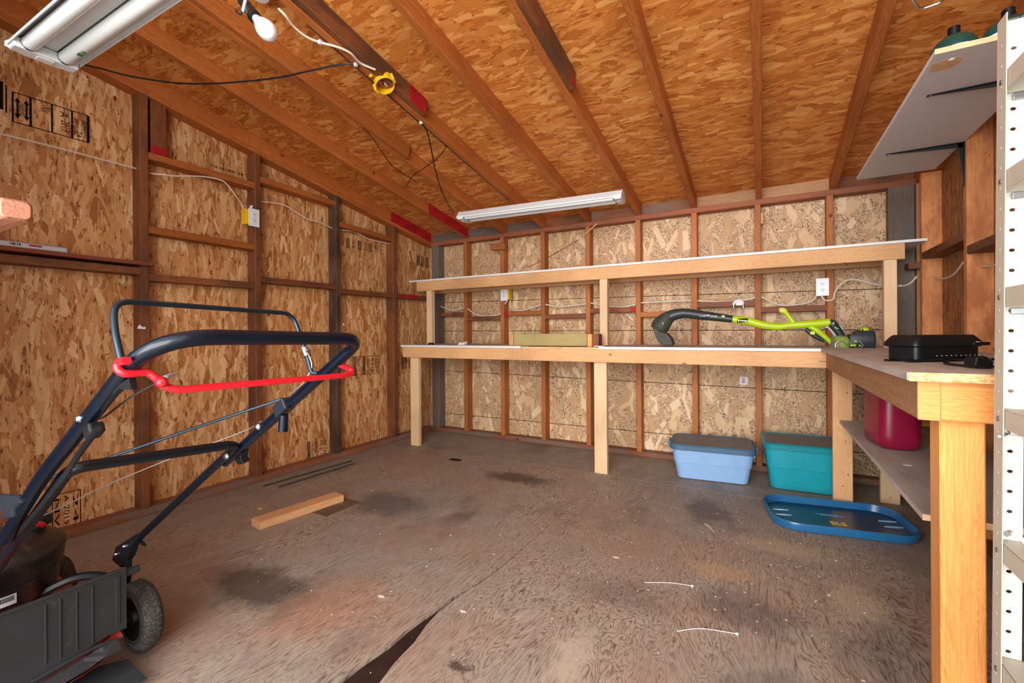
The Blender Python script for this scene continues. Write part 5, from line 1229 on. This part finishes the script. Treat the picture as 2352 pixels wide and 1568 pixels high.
# bail bar (drive lever)
lY = lambda px, py, y: onY(px, py, y)
P = fillet([lY(283, 842, .289), lY(262, 755, .289), lY(262, 690, .30), lY(672, 720, .640), lY(700, 800, .648), lY(716, 856, .648), lY(728, 857, .655)], [0, .05, .035, .03, .02, .008, 0], 8)
m = MB(); m.tube(P, .0047, 10); m.build('bail_bar', 'bail', mw_)
m = MB(); a = lY(700, 800, .648); b = lY(707, 818, .648); m.tube([a, b], .0085, 10); m.tube([lY(697, 797, .648), lY(709, 808, .648)], [.006, .007], 8); m.build('cable_end', 'galv', mw_)
m = MB(); m.tube(smooth([lY(708, 812, .648), lY(716, 835, .648), lY(714, 850, .648), lY(695, 880, .640), lY(665, 905, .635)], 5), .0016, 6); m.build('control_cable', 'steel', mw_)
# red self-propel bar
rp = [(292, 828, -.775), (274, 832, -.800), (272, 848, -.800), (290, 858, -.795), (335, 855, -.795), (358, 868, -.790), (382, 888, -.785), (412, 895, -.780), (790, 862, -.780), (809, 856, -.785), (806, 848, -.790), (768, 832, -.805)]
P = smooth([onX(a, b, c) for a, b, c in rp[:8]], 6)[:-1] + fillet([onX(a, b, c) for a, b, c in rp[7:]], .012, 5)
m = MB(); m.tube(P, .0058, 12); m.build('red_drive_bar', 'red_plastic', mw_, label='bright red drive bar')
m = MB(); m.tube(smooth([onX(a, b, c) for a, b, c in ((768, 832, -.805), (783, 831, -.80), (792, 828, -.80), (790, 821, -.80))], 5), .0042, 8); m.build('red_hook', 'red_plastic', mw_)
q = onX(372, 877, -.784); m = MB(); m.lathe(q + V((.008, -.004, 0)), V((.9, -.45, 0)), [(.0001, .005), (.005, .004), (.008, 0), (.008, -.012), (.0001, -.014)], 14); m.build('pivot_rivet', 'red_plastic', mw_)
m = MB(); m.tube([onX(379, 868, -.79), onX(392, 861, -.80), onX(412, 857, -.81)], [.0045, .0035, .0008], 8); m.build('cable_ferrule', 'grey_plastic', mw_)
# cables
def mc(pts, r, mat, name):
    m = MB(); m.tube(smooth(pts, 5), r, 7); return m.build(name, mat, mw_)
mc([onX(358, 878, -.79), onX(300, 912, -.86), onX(242, 955, -.95), onX(225, 962, -.99)], .0017, 'steel', 'control_cable')
mc([onX(650, 915, -1.085), onX(440, 985, -1.25), onX(240, 1054, -1.40), onX(110, 1098, -1.50)], .0038, 'bail', 'linkage_rod')
mc([onX(602, 966, -1.14), onX(560, 990, -1.20), onX(400, 1050, -1.35), onX(250, 1112, -1.50), onX(150, 1160, -1.62), onX(70, 1197, -1.72)], .0016, 'wire', 'starter_rope')
mc([lY(224, 985, TY0 - .012), lY(180, 1045, TY0 + .01), lY(137, 1110, TY0 + .008), lY(60, 1205, TY0 + .01), lY(25, 1245, TY0 + .03)], .0050, 'black_plastic', 'cable_sleeve')
# clamps, knobs, bolts
def on_tube(px, py, y): return onY(px, py, y)
T_ = V((hx_(.9) - hx_(.6), 0, .3)).normalized()
def tubebox(c, lx, ly, lz, mat, name, off=V((0, 0, 0))):
    side_ = V((0, 1, 0)); up_ = T_.cross(side_)
    Mx = Matrix(((T_.x, side_.x, up_.x, c.x + off.x), (T_.y, side_.y, up_.y, c.y + off.y), (T_.z, side_.z, up_.z, c.z + off.z), (0, 0, 0, 1)))
    m = MB(); m.box((-lx, -ly, -lz), (lx, ly, lz), mat=Mx, ch=.003); return m.build(name, mat, mw_)
def tz(z, y): return V((hx_(z), y, z))
tubebox(tz(.783, TY1), .024, .0135, .0145, 'slate', 'cable_clamp')
m = MB(); a = on_tube(652, 952, TY1 - .012); b = on_tube(650, 990, TY1 - .012); m.tube([a, b], [.010, .011], 12); m.build('rope_guide', 'mower_tube', mw_)
q = on_tube(592, 980, TY1 - .012); m = MB(); m.lathe(V((q.x, TY1 - .010, q.z)), (0, -1, 0), [(.0001, .008), (.005, .007), (.009, .003), (.009, 0)], 12); m.build('bolt', 'steel', mw_)
q = on_tube(520, 1048, TY1 - .034); m = MB(); m.lathe(V((q.x, TY1 - .034, q.z)), (0, -1, 0), [(.0001, .006), (.006, .005), (.009, 0)], 12); m.build('bolt', 'galv', mw_)
c = on_tube(545, 1050, TY1 + .005); m = MB(); m.prism([on_tube(a, b, TY1 + .0) for a, b in ((528, 1040), (555, 1030), (552, 1050), (557, 1062), (546, 1068), (538, 1056), (522, 1060))], (0, .02, 0)); m.build('fold_clip', 'black_plastic', mw_, bev=.002)
tubebox(on_tube(214, 982, TY0), .014, .010, .009, 'black_plastic', 'cable_bracket', V((.004, 0, -.004)))
m = MB(); m.prism([on_tube(a, b, TY0 - .004) for a, b in ((296, 868), (302, 895), (272, 893), (262, 905), (250, 898))], (0, .008, 0)); m.build('cable_bracket', 'black_plastic', mw_)
q = on_tube(181, 962, TY0 - .012); m = MB(); m.lathe(V((q.x, TY0 - .010, q.z)), (-.2, -1, 0), [(.0001, .006), (.004, .0055), (.0062, .002), (.0065, 0)], 10); m.build('bolt', 'steel', mw_)
q = on_tube(20, 1160, TY0 - .01); m = MB(); m.prism([on_tube(a, b, TY0 - .016) for a, b in ((-30, 1135), (35, 1138), (45, 1155), (28, 1172), (26, 1190), (2, 1192), (-2, 1160), (-30, 1160))], (0, .012, 0)); m.build('wing_knob', 'slate', mw_, bev=.004)
# handle brackets by the wheels
for ys_, s in ((yl1, 1), (yl0, -1)):
    b0 = V((hx_(.31), ys_, .31)); 
    pts = [(hx_(.345) + .02, .350), (hx_(.345) - .012, .352), (hx_(.27) - .03, .285), (hx_(.25) - .03, .235), (hx_(.25) + .035, .225), (hx_(.27) + .055, .27), (hx_(.30) + .035, .31)]
    m = MB(); m.prism([V((x, ys_ - .010, z)) for x, z in pts], (0, .022, 0)); m.build('handle_bracket', 'black_plastic', mw_, bev=.004)
    m = MB(); m.tube([V((hx_(.30) + .03, ys_ + .004 * s, .318)), V((hx_(.30) + .065, ys_ + .006 * s, .322)), V((hx_(.30) + .085, ys_ + .006 * s, .318))], [.006, .007, .0045], 8, flat=.6); m.build('release_tab', 'black_plastic', mw_)
    m = MB(); m.tube([V((hx_(.27) + .035, ys_, .30)), V((hx_(.27) + .030, ys_, .20)), V((hx_(.27) - .01, ys_, .12))], [.010, .010, .012], 10); m.build('axle_arm', 'black_plastic', mw_)
for k_z in (.300, .262):
    q = V((hx_(k_z) - .012, yl1 - .0105, k_z)); m = MB(); m.lathe(q, (0, -1, 0), [(.0001, .006), (.005, .005), (.007, 0)], 10); m.build('bolt', 'steel', mw_)
m = MB(); q = on_tube(300, 1330, yl1); m.tube([V((-1.565, .560, .288)), V((-1.565, .600, .288))], .0105, 14); m.build('hinge_pin_cap', 'flap', mw_)
# deck
DM = Matrix.Translation(V((-1.895, .335, 0)))
m = MB(); m.rr([(.055, .325, .235, .12), (.15, .325, .235, .12), (.165, .315, .225, .11), (.168, .25, .20, .10), (.195, .20, .17, .10), (.205, .17, .15, .09)], DM, close0=False); m.build('deck', 'red_deck', mw_)
m = MB(); m.rr([(.17, .075, .05, .03), (.215, .07, .045, .03), (.232, .05, .03, .02)], Matrix.Translation(V((-1.70, .50, 0))) @ Matrix.Rotation(.4, 4, 'Z')); m.build('deck_hump', 'red_deck', mw_)
q = onX(188, 1338, -1.66); m = MB(); MMx = Matrix.Translation(V((-1.672, .487, .2305))) @ Matrix.Rotation(.4, 4, 'Z') @ Matrix.Rotation(.25, 4, 'Y'); m.box((-.022, -.018, 0), (.022, .018, .001), mat=MMx); m.build('deck_label', 'red_plastic' if False else 'raw_edge', mw_)
mc([V((-1.76, .44, .235)), V((-1.72, .50, .262)), V((-1.67, .535, .270)), V((-1.62, .553, .262)), V((-1.60, .555, .225))], .012, 'black_plastic', 'hose')
# wheels
def wheel(x, y, r, wd, s, name='wheel'):
    m = MB(); ax = V((0, 1, 0)); o = V((x, y, r))
    m.lathe(o, ax, [(r * .62, -wd / 2), (r * .90, -wd / 2), (r * .97, -wd * .36), (r, -wd * .2), (r, wd * .2), (r * .97, wd * .36), (r * .90, wd / 2), (r * .62, wd / 2)], 40)
    wh = m.build(name, 'rubber', mw_)
    m = MB(); m.lathe(o, ax, [(r * .62, wd * .46), (r * .55, wd * .30), (r * .25, wd * .30), (r * .22, wd * .5), (.0001, wd * .5)], 30); m.lathe(o, ax, [(r * .62, -wd * .46), (r * .55, -wd * .30), (r * .25, -wd * .30), (r * .22, -wd * .5), (.0001, -wd * .5)], 30); m.build('hub', 'black_plastic', wh)
    m = MB(); m.lathe(o, ax, [(r * .66, -wd / 2 - .0005), (r * .70, -wd / 2 - .002), (r * .73, -wd / 2 - .0005)], 40); m.build('rim_ring', 'galv', wh)
    m = MB()
    for k in range(36):
        a = 2 * math.pi * k / 36; c_ = o + V((math.cos(a), 0, math.sin(a))) * r * .995; t_ = V((-math.sin(a), 0, math.cos(a))) * .0022
        m.tube([c_ - V((0, wd * .34, 0)) - t_ * (k % 2), c_ + V((0, wd * .34, 0)) + t_], .0014, 4)
    m.build('tread', 'rubber', wh, kind='stuff')
wheel(-1.665, .640, .101, .050, 1); wheel(-1.665, .030, .101, .050, -1); wheel(-2.16, .600, .088, .045, 1); wheel(-2.16, .070, .088, .045, -1)
m = MB(); m.tube([V((-1.665, .03, .101)), V((-1.665, .61, .101))], .008, 10); m.build('axle', 'black_metal', mw_)
# engine
EC = V((-1.86, .36, 0)); m = MB()
m.lathe(EC, (0, 0, 1), [(.10, .19), (.140, .215), (.146, .245), (.150, .250), (.152, .298), (.160, .305), (.163, .345), (.166, .350), (.164, .365), (.150, .378), (.10, .388), (.0001, .392)], 44); m.build('engine_shroud', 'engine', mw_)
m = MB(); m.lathe(EC + V((-.02, -.01, 0)), (0, 0, 1), [(.075, .389), (.075, .400), (.068, .408), (.0001, .412)], 30); m.build('starter_cover', 'engine', mw_)
m = MB(); q = EC + V((-.03, .115, 0)); m.lathe(q, (0, 0, 1), [(.020, .375), (.020, .392), (.032, .394), (.033, .416), (.028, .421), (.0001, .422)], 24); m.build('fuel_cap', 'black_plastic', mw_)
mc([EC + V((.045, .035, .392)), EC + V((.055, .060, .415)), EC + V((.045, .095, .418)), EC + V((.02, .115, .402))], .0075, 'red_plastic', 'starter_grip')
m = MB(); m.rr([(.19, .05, .06, .015), (.30, .05, .06, .015)], Matrix.Translation(EC + V((-.02, -.15, 0)))); m.build('air_filter_box', 'engine', mw_)
m = MB(); m.tube([EC + V((.06, .03, .19)), EC + V((.13, .05, .205))], .03, 16); m.build('muffler', 'black_metal', mw_)
# barcode plate on the shroud
ang0 = math.atan2(-EC.y, -EC.x)
m = MB(); a0_, a1_ = ang0 - .02, ang0 + .40; vs = []; nS = 12
for k in range(nS + 1):
    a = a0_ + (a1_ - a0_) * k / nS
    for z in (.257, .283): vs.append(EC + V((.1525 * math.cos(a), .1525 * math.sin(a), z)))
m.add(vs, [(2 * k, 2 * k + 2, 2 * k + 3, 2 * k + 1) for k in range(nS)], 0, True); m.build('serial_plate', 'paper_grey', mw_)
m = MB()
for k in range(34):
    a = a0_ + .03 + (a1_ - a0_ - .06) * k / 34; d2 = .0045 if k % 3 else .007
    m.add([EC + V((.1532 * math.cos(b_), .1532 * math.sin(b_), z)) for b_, z in ((a, .267), (a + d2, .267), (a + d2, .280), (a, .280))], [(0, 1, 2, 3)])
m.build('serial_print', 'ink', mw_)
# rear flap (discharge door)
FX = -1.55
top = [onX(290, 1313, FX), onX(0, 1405, FX)]
zt_ = (top[0].z + top[1].z) / 2
def fp(px, py): q = onX(px, py, FX); return (q.y, q.z)
bot = [fp(288, 1443), fp(255, 1455), fp(215, 1480), fp(160, 1522), fp(90, 1566)]
yb0, zb0 = bot[-1]
out_ = [(.565, zt_ + .004), (.565, bot[0][1])] + bot[1:] + [(.20, zb0 - .012), (.03, zb0 - .012), (.03, zt_)]
m = MB(); m.prism([V((FX, y, z)) for y, z in out_], (-.006, 0, 0)); m.build('rear_flap', 'flap', mw_)
m = MB(); m.box((FX - .004, .03, zt_ - .002), (FX + .004, .565, zt_ + .006), ch=.002); m.build('flap_hinge', 'flap', mw_)
for px, w_ in ((270, .010), (212, .0035), (176, .0035), (138, .0035), (104, .004)):
    q = onX(px, 1400, FX); y = q.y; zl_ = zb0 + .035 if px < 250 else bot[0][1] + .02
    m = MB(); m.box((FX - .001, y - w_ / 2, zl_), (FX + .003, y + w_ / 2, zt_ - .012), ch=.001); m.build('flap_rib', 'flap', mw_)
m = MB(); pr = [fp(268, 1487 - 15), fp(215, 1492), fp(140, 1532), fp(70, 1572)]
m.tube([V((FX + .002, a, b + .006)) for a, b in pr], .005, 8); m.build('flap_lip', 'flap', mw_)
m = MB(); pr = [fp(268, 1462), fp(232, 1478), fp(190, 1510), fp(110, 1556), fp(60, 1580)]
m.prism([V((FX + .001, a, b)) for a, b in pr] + [V((FX + .03, a, b - .022)) for a, b in pr[::-1]], (0, 0, -.003)); m.build('flap_skirt', 'flap', mw_)
pr = [onZ(a, b, .03) for a, b in ((225, 1530), (292, 1512), (338, 1556), (285, 1585), (150, 1620), (120, 1590))]
m = MB(); m.prism(pr, (0, 0, -.004)); m.build('trailing_shield', 'mat_rubber', mw_)
m = MB(); m.tube([V((FX - .02, .50, .10)), V((FX - .02, .56, .12))], .012, 8); m.build('deck_bolt_red', 'red_deck', mw_)

# ---- rounded timber arm reaching in from the left wall
k0 = onX(30, 484, -1.44)
m = MB(); m.rr([(0, .022, .018, .010), (.010, .028, .0235, .012), (-XLO - 1.42 - .002, .028, .0235, .006)], Matrix(((0, 0, -1, -1.42), (1, 0, 0, k0.y), (0, 1, 0, k0.z), (0, 0, 0, 1))))
m.build('timber_arm', wood('timber_arm_wood', (206, 150, 124), (150, 84, 60), knots=False, rough=.3, spec=.6), label='round ended reddish timber arm sticking in from left wall', cat='beam')
